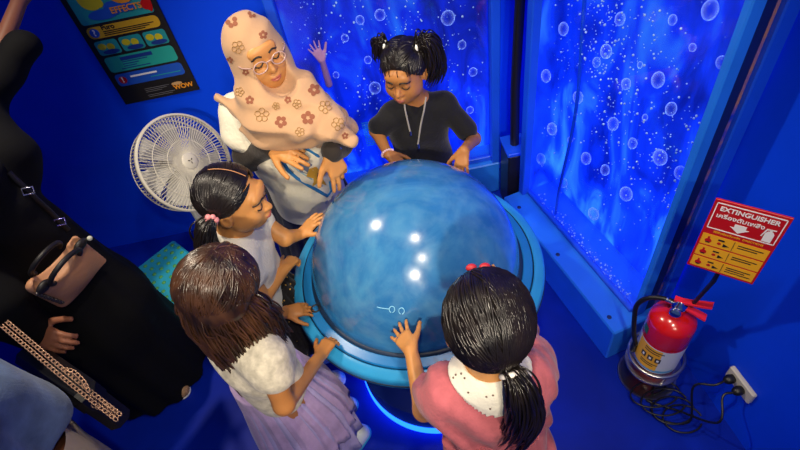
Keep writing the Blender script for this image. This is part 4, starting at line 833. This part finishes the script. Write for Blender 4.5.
# ---------------------------------------------------------------- girl in the white dress, in profile
def girl_white():
    q = 1.0; H = Head(Pd(234, 199, 1.50), (.93, -.17, -.10), size=1.02)
    hp = H.c; nk = hp+(-.045, 0, -.125); sh = [nk+(.005, -.105, -.045), nk+(.02, .11, -.04)]
    J = dict(neck=nk, sh=sh, chest=nk+(-.01, 0, -.12), pelvis=nk+(-.03, .01, -.40), el=[Pz(262, 299, .76), Pz(285, 238, .85)], wr=[Pz(285, 268, .75), Pz(301, 234, .80)], feet=[nk*(1, 1, 0)+(-.02, -.06, 0), nk*(1, 1, 0)+(-.02, .07, 0)], fwd=(1, .05, 0))
    g = root('person', 'girl in a white dress in profile with a side ponytail left of the dome', 'person', nk*(1, 1, 0))
    F = SDF(*bounds(J, H), .004); head_sdf(F, H, nk); torso(F, J, q); limbs(F, J, q)
    hand(F, J['wr'][0], Pz(302, 249, .725)-J['wr'][0], (-.1, -.2, 1), (0, 1, 0), .112, (35, 60, 40), 2); hand(F, J['wr'][1], Pdome(320, 214, .006)-J['wr'][1], (-.6, -.2, .75), (.2, -1, -.2), .118, (8, 12, 10), 8)
    b = F.build('body', M['skinA'], g); face(H, b, b, .8, False)
    wm = clothM('white dress cloth', (.78, .74, .64)); F = SDF(*bounds(J, H), .005); torso(F, J, q, .011)
    for i in (0, 1): F.cap(J['sh'][i], np.array(J['sh'][i])+(np.array(J['el'][i])-J['sh'][i])*.38, .042, .046, .02)
    F.ell(nk+(.02, 0, .045), (.07, .062, .055), None, .01, 'sub'); F.cut(np.array(J['pelvis'])+(0, 0, .04), (0, 0, -1)); F.warp(fold(.0025, 60, (.5, .5, .6))); F.build('dress_top', wm, g)
    p = np.array(J['pelvis']); sk = skirt(ipath([(p+(0, 0, .12), .10, .092), (p+(.01, 0, .0), .135, .125), (p+(.01, 0, -.20), .19, .18)], 10), 'skirt', clothM('black skirt cloth', (.012, .011, .012)), g, 13, .016); T = bvh(sk); dm = MB()
    for _ in range(230):
        i = rng.integers(0, len(sk.data.polygons)-2); pg = sk.data.polygons[i]; dm.ell(np.array(pg.center)+np.array(pg.normal)*.001+.004*rng.normal(size=3)*(0, 0, 1), .0032, None, 6, 4)
    dm.build('gold_specks', mat('gold glitter', (.75, .45, .08), .3, metal=.5), sk, True)
    hf = hcap(H, g, M['hairK'], 1.0, -.004); hair = hf.build('hair', M['hairK'], g); L = []; TR, TL = (.074, -.032, .016), (-.074, -.032, .016)
    for k in range(520):
        s_ = 1 if k % 2 else -1; u = rng.random()
        if u < .6: A = (s_*.0035, .09-.19*rng.random(), .11)
        elif u < .85: th = rng.random(); A = (s_*(.012+.060*th), .070-.092*th, .074-.085*th)
        else: th = rng.random(); A = (s_*.004, -.10, .06-.12*th)
        L.append(sweep(H, A, np.array(TR if s_ > 0 else TL)+.007*rng.normal(size=3), 9, 1.0, 1.07))
    parting(H, hair, mat('scalp parting', (.40, .18, .07), .6), .080, -.04, 1.054, .0015)
    L += scalp(H, 320, -.004, (np.array(TR), np.array(TL)), 1.02, 1.08)
    strands(L, .0027, M['hairK'], hair)
    for T_, sg in ((TR, 1), (TL, -1)):
        pt = onhead(H, sdir(np.array(T_)), 1.08); o = H.R[:, 0]*sg; bk = -H.R[:, 1]
        tail(pt, [pt+o*.03+bk*.02+(0, 0, -.02), pt+o*.035+bk*.045+(0, 0, -.10), pt+o*.03+bk*.05+(.01, 0, -.20)], .030, 230, .0027, .008, M['hairK'], hair)
        fm = MB()
        for j in range(6): fm.ell(pt+o*.012+H.R@np.array([0, .013*math.cos(j*1.05), .013*math.sin(j*1.05)]), .0085, None, 8, 6)
        fm.ell(pt+o*.02, .007, None, 8, 6); fm.build('flower_hair_tie', mat('pink hair tie', (.75, .28, .30), .5), hair, True)
    legs(J, q, g, mat('white tights', (.5, .48, .45), .8)); shoes(J, q, M['whp'], M['whp'], g)
girl_white()
# ---------------------------------------------------------------- long haired girl in the lavender dress
def girl_lavender():
    q = 1.0; H = Head(Pd(222, 287, 1.20), (.62, .62, -.44), size=.96)
    hp = H.c; nk = hp+(-.02, -.03, -.125); sh = [Pz(246, 352, nk[2]-.03), None]; sh[0] = nk+(.075, -.085, -.04); sh[1] = nk+(-.07, .085, -.04)
    J = dict(neck=nk, sh=sh, chest=nk+(-.0, .0, -.12), pelvis=nk+(.0, .0, -.40), el=[Pz(284, 404, .875), Pz(262, 322, .82)], wr=[Pz(321, 355, .70), Pz(285, 312, .70)], feet=[(-.40, .745, 0), (-.44, .87, 0)], fwd=N_((.7, .7, 0)))
    g = root('person', 'long brown haired girl in a lavender tulle dress at the left of the dome', 'person', nk*(1, 1, 0))
    F = SDF(*bounds(J, H), .004); head_sdf(F, H, nk); torso(F, J, q); limbs(F, J, q)
    hand(F, J['wr'][0], Pz(336, 330, .675)-J['wr'][0], (-.2, -.2, 1), (-1, .5, 0), .115, (22, 35, 25), 5); hand(F, J['wr'][1], Pz(318, 306, .675)-J['wr'][1], (0, -.2, 1), (.3, -1, 0), .112, (14, 22, 18), 3)
    b = F.build('body', M['skinC'], g); face(H, b, b, .8, False)
    cm = clothM('cream lace bodice', (.62, .57, .45), noise=.35, nscale=45); F = SDF(*bounds(J, H), .005); torso(F, J, q, .011)
    for i in (0, 1):
        d_ = np.array(J['el'][i])-J['sh'][i]; F.cap(np.array(J['sh'][i])+d_*.02, np.array(J['sh'][i])+d_*.26, .046, .054, .02)
    F.ell(nk+(.01, .01, .05), (.066, .066, .055), None, .01, 'sub'); F.cut(np.array(J['pelvis'])+(0, 0, .10), (0, 0, -1)); F.warp(fold(.0028, 65, (.5, .5, .6))); F.build('bodice', cm, g)
    p = np.array(J['pelvis']); tm = clothM('lavender tulle', (.50, .36, .62), noise=.3, nscale=12); tm2 = clothM('pale lilac overskirt', (.46, .40, .70), noise=.25, nscale=12)
    skirt(ipath([(p+(.0, 0, .16), .098, .092), (p+(.005, .005, .06), .112, .106), (p+(.015, .01, -.10), .143, .138), (p+(.015, -.01, -.32), .158, .152)], 16), 'underskirt', tm2, g, 12, .014, 160, 1.2)
    skirt(ipath([(p+(.0, 0, .165), .101, .095), (p+(.005, .005, .06), .116, .110), (p+(.015, .01, -.06), .141, .136), (p+(.018, .0, -.20), .160, .154)], 16), 'overskirt', tm, g, 17, .009, 180)
    # hair
    def ex(F): H.e(F, (0, -.045, -.03), (.074, .058, .06), .03); [H.e(F, (q_*.066, -.010, -.022), (.022, .034, .040), .02) for q_ in (-1, 1)]
    hf = hcap(H, g, M['hairB'], 1.02, .022, ex); hair = hf.build('hair', M['hairB'], g); L = []; rr = []
    for k in range(620):
        s_ = 1 if k % 2 else -1; A = (s_*.004+.012*rng.normal(), .06-.13*rng.random(), .11); th = rng.random()
        ang = s_*(math.radians(30)+math.radians(150)*th); B = (.0775*math.sin(ang), -.014+.0935*math.cos(ang), -.012-.02*rng.random())
        l = sweep(H, A, B, 10, 1.0, 1.06+.07*rng.random()); e = l[-1]; bk_ = max(0, -math.cos(ang)); ln = .05+.10*rng.random()+(.06+.13*rng.random())*bk_*rng.random(); out = N_((e-H.c)*(1, 1, 0)); ph = rng.random()*6
        ln += .15*max(0., out@N_((-.35, -.9, 0)))*rng.random()**.7+.05*max(0., out@N_((.8, -.5, 0)))*rng.random()
        ln *= .55+.75*rng.random()
        for t in np.linspace(.12, 1, 9): l.append(e+np.array([0, 0, -ln*t])+out*.018*math.sin(t*2.4)+.008*np.array([math.sin(4*t+ph), math.cos(3*t+ph), 0])*t+np.array([.02, -.01, 0])*t*t)
        L.append(np.array(l)); rr.append(.0022+.0014*rng.random())
    strands(L, rr, M['hairB'], hair, sides=4); parting(H, hair, mat('scalp parting', (.34, .15, .07), .6), .06, -.05, 1.03, .0016)
    fm = MB(); c = np.array(J['sh'][1])+(.07, .02, .03)
    for j in range(6): fm.ell(c+np.array([.016*math.cos(j*1.05), .016*math.sin(j*1.05), .004]), (.011, .011, .006), None, 8, 6)
    fm.build('fabric_flower', mat('pink fabric flower', (.72, .22, .34), .7), g, True)
    w = Pz(316, 309, .69); MB().tube([w+np.array([.014*math.cos(a), .014*math.sin(a), .004]) for a in np.linspace(0, 6.28, 17)[:-1]], .0028, 6, True).build('hair_band_in_hand', M['blkp'], g, True)
    shoes(J, q, mat('pale canvas shoe', (.55, .62, .66), .6), mat('turquoise sole', (.02, .30, .50), .5), g)
girl_lavender()
# ---------------------------------------------------------------- girl in the pink shirt, from behind
def girl_pink():
    q = 1.0; H = Head(Pd(488, 324, 1.04), (.15, .88, -.44), size=1.07)
    hp = H.c; nk = hp+(-.008, -.045, -.12); sh = [nk+(.088, -.0, -.055), nk+(-.098, .0, -.05)]
    J = dict(neck=nk, sh=sh, chest=nk+(0, 0, -.12), pelvis=nk+(.01, -.03, -.40), el=[Pz(528, 330, .84), Pz(424, 410, .82)], wr=[Pz(500, 290, .86)+(0, .0, 0), Pz(411, 350, .83)], feet=[nk*(1, 1, 0)+(.07, 0, 0), nk*(1, 1, 0)+(-.06, 0, 0)], fwd=(0, 1, 0))
    g = root('person', 'black haired girl in pink seen from behind, one hand spread on the dome', 'person', nk*(1, 1, 0))
    F = SDF(*bounds(J, H), .004); head_sdf(F, H, nk); torso(F, J, q); limbs(F, J, q)
    w = np.array(J['wr'][1]); tp = Pdome(392, 320, .004); nn = N_(N_(Pdome(398, 328)-DC)*.35-N_(ray(398, 328))); hand(F, w, tp-w, nn, (1, .3, 0), .118, (4, 6, 6), 11, 4, .0060); w = np.array(J['wr'][0]); hand(F, w, (-.2, .8, .1), (0, -.3, 1), (-1, 0, 0), .115, (8, 10, 8))
    b = F.build('body', M['skinA'], g); face(H, b, b, .8, False)
    pm = clothM('pink cotton', (.50, .125, .15), noise=.25, nscale=22); F = SDF(*bounds(J, H), .005); torso(F, J, q, .015)
    for i in (0, 1): d_ = np.array(J['el'][i])-J['sh'][i]; s0 = np.array(J['sh'][i]); F.cap(s0+d_*.03, s0+d_*.34, .046, .060, .03); F.cap(s0+d_*.34, s0+d_*.48, .060, .036, .01)
    pv = np.array(J['pelvis']); F.cap(pv+(0, 0, .14), pv+(0, 0, -.06), .105, .15, .04); F.ell(nk+(0, .0, .035), (.076, .078, .062), None, .01, 'sub'); F.cut(pv+(0, 0, -.06), (0, 0, -1)); F.warp(lambda x, y, z: .006*np.sin(85*x+20*y+3*np.sin(14*z))*np.clip((nk[2]-.05-z)/.1, .25, 1)+.003*np.sin(120*(x-nk[0])*np.where(np.abs(x-nk[0])>.1, 1, 0)+60*y)*np.clip((np.abs(x-nk[0])-.1)/.03, 0, 1)+.0045*np.sin(46*z+30*x+3*np.sin(16*x)+12*y)); sh_ = F.build('shirt', pm, g)
    # seam frill across the back
    fr = MB(); Ts = bvh(sh_)
    for dz in (0, .007):
        P_ = []
        for a in np.linspace(-1.15, 1.15, 44):
            o_ = nk+np.array([.4*math.sin(a), -.4*math.cos(a), -.175-dz+.003*math.sin(40*a)]); h = Ts.ray_cast(V(o_), V(N_(nk*(1, 1, 0)+(0, 0, o_[2])-o_)))
            if h[0]: P_.append(np.array(h[0]))
        if len(P_) > 3: fr.tube(P_, .0026, 6)
    fr.build('gather_seam', pm, sh_, True)
    # sailor-like white collar
    F = SDF(nk-(.2, .2, .15), nk+(.2, .2, .15), .0035); torso(F, J, q, .021); F.ell(nk+(0, .012, .05), (.052, .052, .055), None, .01, 'sub')
    x, y, z = F.ax[0][:, None, None], F.ax[1][None, :, None], F.ax[2][None, None, :]; d = np.sqrt(((x-nk[0])/1.0)**2+((y-nk[1]-.006)/.92)**2)-.088+0*z; F.f = np.maximum(F.f, d.astype(np.float32)); I = SDF(nk-(.2, .2, .15), nk+(.2, .2, .15), .0035); torso(I, J, q, .0125); F.f = np.maximum(F.f, -I.f); F.cut(nk+(0, 0, -.085), (0, 0, -1))
    co_ = F.build('collar', clothM('cream collar', (.80, .77, .66)), g); T = bvh(co_); dm = MB()
    for _ in range(26):
        a = -math.pi*rng.random(); r = .06+.035*rng.random(); h = T.ray_cast(V(nk+(r*math.cos(a), r*math.sin(a), .2)), V((0, 0, -1)))
        if h[0] and h[0][2] > nk[2]-.09: dm.ell(np.array(h[0]), .0026, None, 6, 4)
    if dm.v: dm.build('embroidered_dots', mat('dark embroidery', (.15, .10, .08), .7), co_, True)
    # hair in a low ponytail
    hf = hcap(H, g, M['hairK'], 1.04, .040); hair = hf.build('hair', M['hairK'], g); L = []; T_ = np.array((.030, -.080, -.052))
    for k in range(620):
        s_ = 1 if k % 2 else -1; u = rng.random()
        if u < .45: A = (s_*.004, .07-.09*rng.random(), .115)
        elif u < .85: th = rng.random(); A = (s_*(.010+.068*th), .078-.05*th, .075-.085*th)
        else: A = (s_*.074*(.6+.4*rng.random()), -.02-.05*rng.random(), -.03)
        L.append(sweep(H, A, T_+.008*rng.normal(size=3), 11, 1.045, 1.10+.02*rng.random()))
    L += scalp(H, 620, .036, T_, 1.05, 1.11)
    strands(L, .0028, M['hairK'], hair)
    p = onhead(H, sdir(T_), 1.08)
    tail(p, [p+(.012, -.030, -.015), p+(.022, -.045, -.09), p+(.018, -.048, -.18), p+(.0, -.04, -.28)], .034, 330, .0027, .012, M['hairK'], hair)
    sb = MB().tube([p+frame_z((.1, -.8, -.5))@np.array([.017*math.cos(a), .017*math.sin(a), .012]) for a in np.linspace(0, 6.28, 17)[:-1]], .006, 8, True).build('hair_tie', mat('white hair tie', (.75, .7, .65), .6), hair, True)
    rp = onhead(H, sdir(np.array((.0, .075, .09))), 1.05); fm = MB()
    for j in (-1, 1): fm.ell(rp+H.R@np.array([j*.014-.01, .012, .002]), (.012, .009, .008), None, 10, 8)
    fm.build('hair_bow', mat('red hair bow', (.62, .03, .04), .5), hair, True)
    legs(J, q, g, mat('pink trousers', (.5, .16, .2), .8)); shoes(J, q, M['whp'], M['whp'], g)
girl_pink()
# ---------------------------------------------------------------- woman in the black robe
def tapered(name, segs, m, par, lo, hi, h=.006, warp=None, cutz=None):
    F = SDF(lo, hi, h)
    for a, b, ra, rb, k in segs: F.cap(a, b, ra, rb, k)
    if warp: F.warp(warp)
    if cutz is not None: F.cut((0, 0, cutz), (0, 0, -1))
    return F.build(name, m, par)
def woman_robe():
    q = 1.25; c = np.array([-1.24, 1.27, 0]); H = Head(c+(.02, -.01, 1.42), (.8, -.55, -.25), size=1.08); nk = c+(0, 0, 1.27); lt = N_((.55, .83, 0))
    sh = [nk-lt*.16+(0, 0, -.06), nk+lt*.16+(0, 0, -.06)]; wl = Pd(20, 0, 1.78)
    J = dict(neck=nk, sh=sh, chest=nk+(.01, 0, -.17), pelvis=c+(0, 0, .78), el=[np.array([-1.20, 1.02, .98]), Pd(-24, 112, 1.66)], wr=[Pz(34, 330, .82), wl], feet=[Pz(168, 384, 0)+(-.05, .03, 0), c+(.05, .12, 0)], fwd=N_((.75, -.35, 0)))
    g = root('person', 'woman in a long black robe at the left edge holding a tan handbag', 'person', c)
    F = SDF(*bounds(J, H, .22), .006); head_sdf(F, H, nk); torso(F, J, q); limbs(F, J, q)
    hand(F, J['wr'][0], Pz(60, 345, .80)-J['wr'][0], (-.3, -.5, .8), (.3, .6, 0), .165, (18, 25, 18), 3, 10, .0068); hand(F, J['wr'][1], Pd(16, -50, 1.80)-J['wr'][1], (.4, -.6, .5), (.6, 0, .6), .165, (10, 15, 10), 6, 10, .0068)
    b = F.build('body', M['skinD'], g); face(H, b, b, .6, False)
    m = clothM('black robe cloth', (.0045, .0045, .005), sheen=0, bump=.15, bscale=30)
    lo = np.array([-1.75, .75, -.02]); hi = np.array([-.75, 2.15, 1.5])
    segs = [(c+(-.02, .07, .02), c+(.01, .02, .55), .25, .205, .05), (c+(.01, .02, .55), c+(.0, 0, 1.1), .205, .165, .08), (nk+(0, 0, -.05), sh[0], .09, .085, .06), (nk+(0, 0, -.05), sh[1], .09, .085, .06),
            (sh[0], J['el'][0], .085, .080, .05), (J['el'][0], np.array(J['wr'][0])*.9+J['el'][0]*.1, .078, .062, .04), (sh[1], J['el'][1], .085, .070, .05), (J['el'][1], Pd(24, 45, 1.73), .066, .050, .03)]
    tapered('robe', segs, m, g, lo, hi, .007, lambda x, y, z: .010*np.sin(10*np.arctan2(y-c[1], x-c[0])+1.5*np.sin(3*z))*np.clip((1.15-z)/1.1, 0, 1)+.003*np.sin(40*z+20*y+3*np.sin(11*x))*np.clip((z-.9)/.2, 0, 1), .012)
    F = SDF(H.c-.32, H.c+.28, .006); H.e(F, (0, -.016, .02), (.088, .105, .098)); F.cap(H.p(0, -.02, -.05), nk+(0, 0, -.02), .095, .15, .05); H.e(F, (0, .108, -.02), (.05, .07, .066), .012, 'sub'); F.cut(nk+(0, 0, -.14), (0, 0, -1)); F.build('black_headscarf', m, g)
    a = Pz(177, 391, 0); d = N_((.75, -.35, 0)); F = SDF(a-.22, a+.22, .005); F.cap(a-d*.10+(0, 0, .03), a+d*.04+(0, 0, .026), .036, .034, .02); F.cut((0, 0, .012), (0, 0, -1)); s = F.build('shoe', mat('tan woven shoe', (.62, .36, .17), .6, noise=.5, nscale=90), g); MB().tube([a-d*.09+(0, 0, .012), a+d*.05+(0, 0, .012)], .03, 14)
    MB().lathe([(.001, 0), (.036, 0), (.038, .012), (.001, .013)], a+d*.035+(0, 0, .001), None, 24).build('sole', M['whp'], s, True)
    an_ = c+(.05, .12, 0); F = SDF(an_-.22, an_+.25, .006); F.cap(an_+(0, 0, .03), an_+d*.14+(0, 0, .026), .036, .034, .02); F.cut((0, 0, .01), (0, 0, -1)); F.build('shoe', s.data.materials[0], g)
    # crossbody strap hardware on the robe
    st_ = MB(); T = bvh([o for o in g.children if o.name.startswith('robe')][0]); L_ = []
    for x, y in ((8, 172), (18, 182), (28, 191), (38, 201), (50, 212), (60, 222), (68, 230)):
        h = T.ray_cast(V(CAM), V(N_(ray(x, y)))); L_.append(np.array(h[0])-N_(ray(x, y))*.006 if h[0] else Pd(x, y, 1.3))
    return g, L_
robe, strapL = woman_robe()
# tan handbag held by the woman in the robe
def handbag():
    A, B = Pz(37, 288, 1.04), Pz(79, 241, 1.04); dn = np.array([.02, -.02, -.22]); ax = N_(B-A); W = np.linalg.norm(B-A); n = N_(np.cross(ax, (0, 0, 1))); n = n if n@(CAM-A) > 0 else -n
    C0, D0 = Pz(107, 262, .87), Pz(66, 303, .87)
    g = root('handbag', 'tan slouchy handbag with black ring handles held in front of the black robe', 'bag', (A+B+C0+D0)/4-(0, 0, .1))
    F = SDF(np.minimum(np.minimum(A, B), np.minimum(C0, D0))-.1, np.maximum(np.maximum(A, B), np.maximum(C0, D0))+.1, .004)
    n2 = N_(np.cross(B-A, D0-A)); n2 = n2 if n2@(CAM-A) > 0 else -n2; F.f[:] = .08
    for t in np.linspace(0, 1, 13):
        for u in np.linspace(0, 1, 11):
            P = (A*(1-t)+B*t)*(1-u)+(D0*(1-t)+C0*t)*u; F.ell(P-n2*.012, (.013+.016*math.sin(math.pi*u)*math.sin(math.pi*t),)*3, None, .012)
    R = np.stack([ax, N_(np.cross(n2, ax)), n2], 1)
    F.warp(lambda x, y, z: .005*np.sin(34*(ax[0]*x+ax[1]*y+ax[2]*z)+14*z+2*np.sin(15*x)))
    mid = (A+B)/2+n2*.01; F.ell(mid+(A-D0)*.12, (.075, .055, .06), R, .01, 'sub')
    for s in (.05, .95): F.ell(A*(1-s)+B*s+(A-D0)*.02+n2*.015, (.016, .016, .03), R, .008, 'sub')
    F.build('body', mat('tan leather', (.62, .30, .15), .5, bump=.2, bscale=50), g)
    bk = M['blkp']; up = N_(A-D0)
    for o, k in ((n2*.012, .062), (-n2*.05, .058)):
        MB().tube([mid+o+ax*k*1.0*math.cos(t)+up*(k*1.05*math.sin(t)+.0)+n2*.02*math.sin(t) for t in np.linspace(-.5, math.pi+.5, 30)], .0075, 10).build('handle', bk, g, True)
    for s in (.06, .94):
        P = A*(1-s)+B*s; MB().ell(P+n2*.012, (.026, .018, .012), R, 14, 10).build('leather_tab', bk, g, True)
    ch = MB(); E0 = A-n2*.0+(A-B)*.08
    for i, t in enumerate(np.linspace(0, 1, 14)):
        P = E0*(1-t)+(D0*.75+A*.25+(A-B)*.03)*t+n2*.012; ch.ell(P, (.008, .0055, .0055) if i % 2 else (.0055, .008, .0055), None, 8, 6)
    ch.build('bead_chain', mat('dark bead chain', (.10, .085, .08), .25, metal=.7), g, True)
    MB().ell(B+n2*.02+(B-A)*.12, .008, None, 10, 8).build('snap_stud', mat('pale stud', (.6, .62, .5), .3), g, True)
    sm = MB().tube(spline(strapL, 30), .009, 8).build('shoulder_strap', bk, g, True)
    for i, c_ in ((2, (.45, .45, .6)), (5, (.35, .3, .8))):
        p = strapL[i]; r = N_(CAM-p); Rr = frame_z(r); b_ = MB(); b_.tube([p+r*.012+Rr@np.array([.014*x, .010*y, 0]) for x, y in ((-1, -1), (1, -1), (1, 1), (-1, 1))], .0026, 6, True); b_.build('buckle', mat('silver buckle', c_, .2, metal=.8), sm, True)
handbag()
# ---------------------------------------------------------------- person in denim at the lower left corner
def person_denim():
    q = 1.2; c = np.array([-1.155, .685, 0]); H = Head(c+(.02, .02, 1.36), (.7, .65, -.2), size=1.06); nk = c+(0, 0, 1.2); lt = N_((.7, -.7, 0)); sh = [nk+lt*.15+(0, 0, -.06), nk-lt*.15+(0, 0, -.06)]
    J = dict(neck=nk, sh=sh, chest=nk+(0, 0, -.16), pelvis=c+(0, 0, .72), el=[sh[0]+(.02, -.02, -.25), sh[1]+(-.03, .03, -.25)], wr=[sh[0]+(-.06, -.04, -.42), sh[1]+(-.04, .02, -.42)], feet=[c+lt*.09, c-lt*.09], fwd=N_((.7, .7, 0)))
    g = root('person', 'person in a blue denim jacket and beige trousers at the bottom left corner', 'person', c)
    F = SDF(*bounds(J, H, .17), .006); head_sdf(F, H, nk); torso(F, J, q); limbs(F, J, q)
    for i in (0, 1): hand(F, J['wr'][i], (.3, .3, -.8), (lt if i == 0 else -lt), J['fwd'], .16, (20, 25, 20), 3, 10, .0068)
    b = F.build('body', M['skinD'], g); face(H, b, b, .6, False)
    F = SDF(*bounds(J, H, .2), .007); torso(F, J, q, .03); limbs(F, J, q, .018, (0, 1), False); F.cap(c+(0, 0, 1.0), c+(0, 0, .86), .15, .165, .05); F.cut((0, 0, .82), (0, 0, -1))
    for i in (0, 1): F.cut(np.array(J['wr'][i])+(.3, .3, -.8)*np.array(.01), (0, 0, -1)) if False else None
    F.warp(fold(.010, 38, (.6, .5, .6))); F.build('denim_jacket', clothM('blue denim', (.20, .30, .48), noise=.45, nscale=12, bscale=200), g)
    F = SDF(c-(.3, .3, .02), c+(.3, .3, .8), .007)
    for s in (-1, 1): F.cap(c+lt*.07*s+(0, 0, .80), c+lt*.08*s+(0, 0, .05), .105, .09, .03)
    F.cut((0, 0, .02), (0, 0, -1)); F.warp(fold(.004, 40, (.6, .6, .2))); F.build('trousers', clothM('beige trousers', (.75, .58, .36)), g)
    F = SDF(H.c-.3, H.c+.25, .006); H.e(F, (0, -.02, .024), (.082, .10, .09)); H.e(F, (0, -.06, -.06), (.075, .06, .11), .03); n = H.R@np.array([0, .72, -.69]); H.e(F, (0, .11, -.04), (.06, .08, .085), .015, 'sub'); F.build('hair', M['hairK'], g)
    shoes(J, 1.25, M['blkp'], M['whp'], g)
person_denim()
def black_bag():
    P = [Pz(24, 350, .80), Pz(96, 402, .72)]; A, B = P; A = A.copy(); B = B.copy(); ax = N_((B-A)*(1, 1, 0)); n = N_(np.cross(ax, (0, 0, 1))); W = np.linalg.norm((B-A)[:2]); c = (A+B)/2; c[2] = .68
    g = root('shoulder_bag', 'black shoulder bag on a gold chain strap beside the black robe', 'bag', c-(0, 0, .12))
    R = np.stack([ax, n, (0, 0, 1)], 1); auto(MB().box(c, (W+.04, .075, .24), R, .02).build('body', M['blkp'], g), 60); auto(MB().box(c+(0, 0, .075)-n*.0, (W+.045, .083, .10), R, .02).build('flap', M['black'], g), 60)
    e = [Pz(-14, 304, 1.02), Pz(30, 341, .95), Pz(75, 379, .87), Pz(121, 415, .78)]
    def chain(P, nm, r=.0045, m=None):
        S = spline(P, 80); mb = MB(); d = np.cumsum(np.r_[0, np.linalg.norm(np.diff(S, axis=0), axis=1)]); k = int(d[-1]/.0122)
        for i in range(k):
            s = d[-1]*(i+.5)/k; p = np.array([np.interp(s, d, S[:, j]) for j in range(3)]); t = N_(np.array([np.interp(min(s+.005, d[-1]), d, S[:, j]) for j in range(3)])-p+1e-6); u = N_(np.cross(t, (0, 0, 1) if i % 2 else (.6, -.6, .4))); mb.tube([p+t*.0082*math.cos(a)+u*.0048*math.sin(a) for a in np.linspace(0, 6.28, 9)[:-1]], 0.0020, 5, True)
        mb.build(nm, m, g, True)
    gm = mat('gold chain', (.50, .30, .19), .38, metal=.7)
    chain(e, 'chain_strap', .0045, gm); o = np.array([-.009, -.013, -.002]); chain([p+o for p in e], 'chain_strap', .0045, gm)
    chain([Pz(64, 369, .89), Pz(74, 372, .885), Pz(84, 382, .87), Pz(89, 392, .86)], 'chain_loop', .004, gm); chain([Pz(92, 405, .80), Pz(104, 410, .79), Pz(118, 417, .78)], 'chain_loop', .004, gm)
    chain([e[-1], e[-1]*.5+.5*(c+ax*W*.5+(0, 0, .1)), c+ax*W*.5+(0, 0, .1)], 'chain_link', .004, gm)
black_bag()
# ---------------------------------------------------------------- someone behind the back tank, an arm and hand seen through the water
def arm_beyond():
    F = SDF(Py(314, 50, 2.15)-(.12, .06, .22), Py(314, 50, 2.15)+(.14, .06, .22), .003); w = Py(322, 60, 2.14); e = Py(329, 84, 2.155); F.cap(e, w, .017, .013, .01); hand(F, w, Py(312, 44, 2.14)-w, (0, -1, .2), (1, 0, 0), .10, (4, 6, 5), 15, 2, .0052)
    o = F.build('raised_hand', mat('pink lit skin', (.75, .35, .50), .5), None); tag(o, 'pale pink raised hand with spread fingers seen through the water of the back tank', 'hand')
arm_beyond()
# ------------------------------------------------------------------ origins of single-mesh things at their base
for o in list(COL.objects):
    if o.type == 'MESH' and o.parent is None and 'kind' not in o and not o.children and o.data.users == 1:
        b = [V(c) for c in o.bound_box]; lo = V([min(p[i] for p in b) for i in range(3)]); hi = V([max(p[i] for p in b) for i in range(3)])
        if o.location.length > 1e-6: continue
        c = V(((lo.x+hi.x)/2, (lo.y+hi.y)/2, lo.z)); o.data.transform(Matrix.Translation(-c)); o.location = c
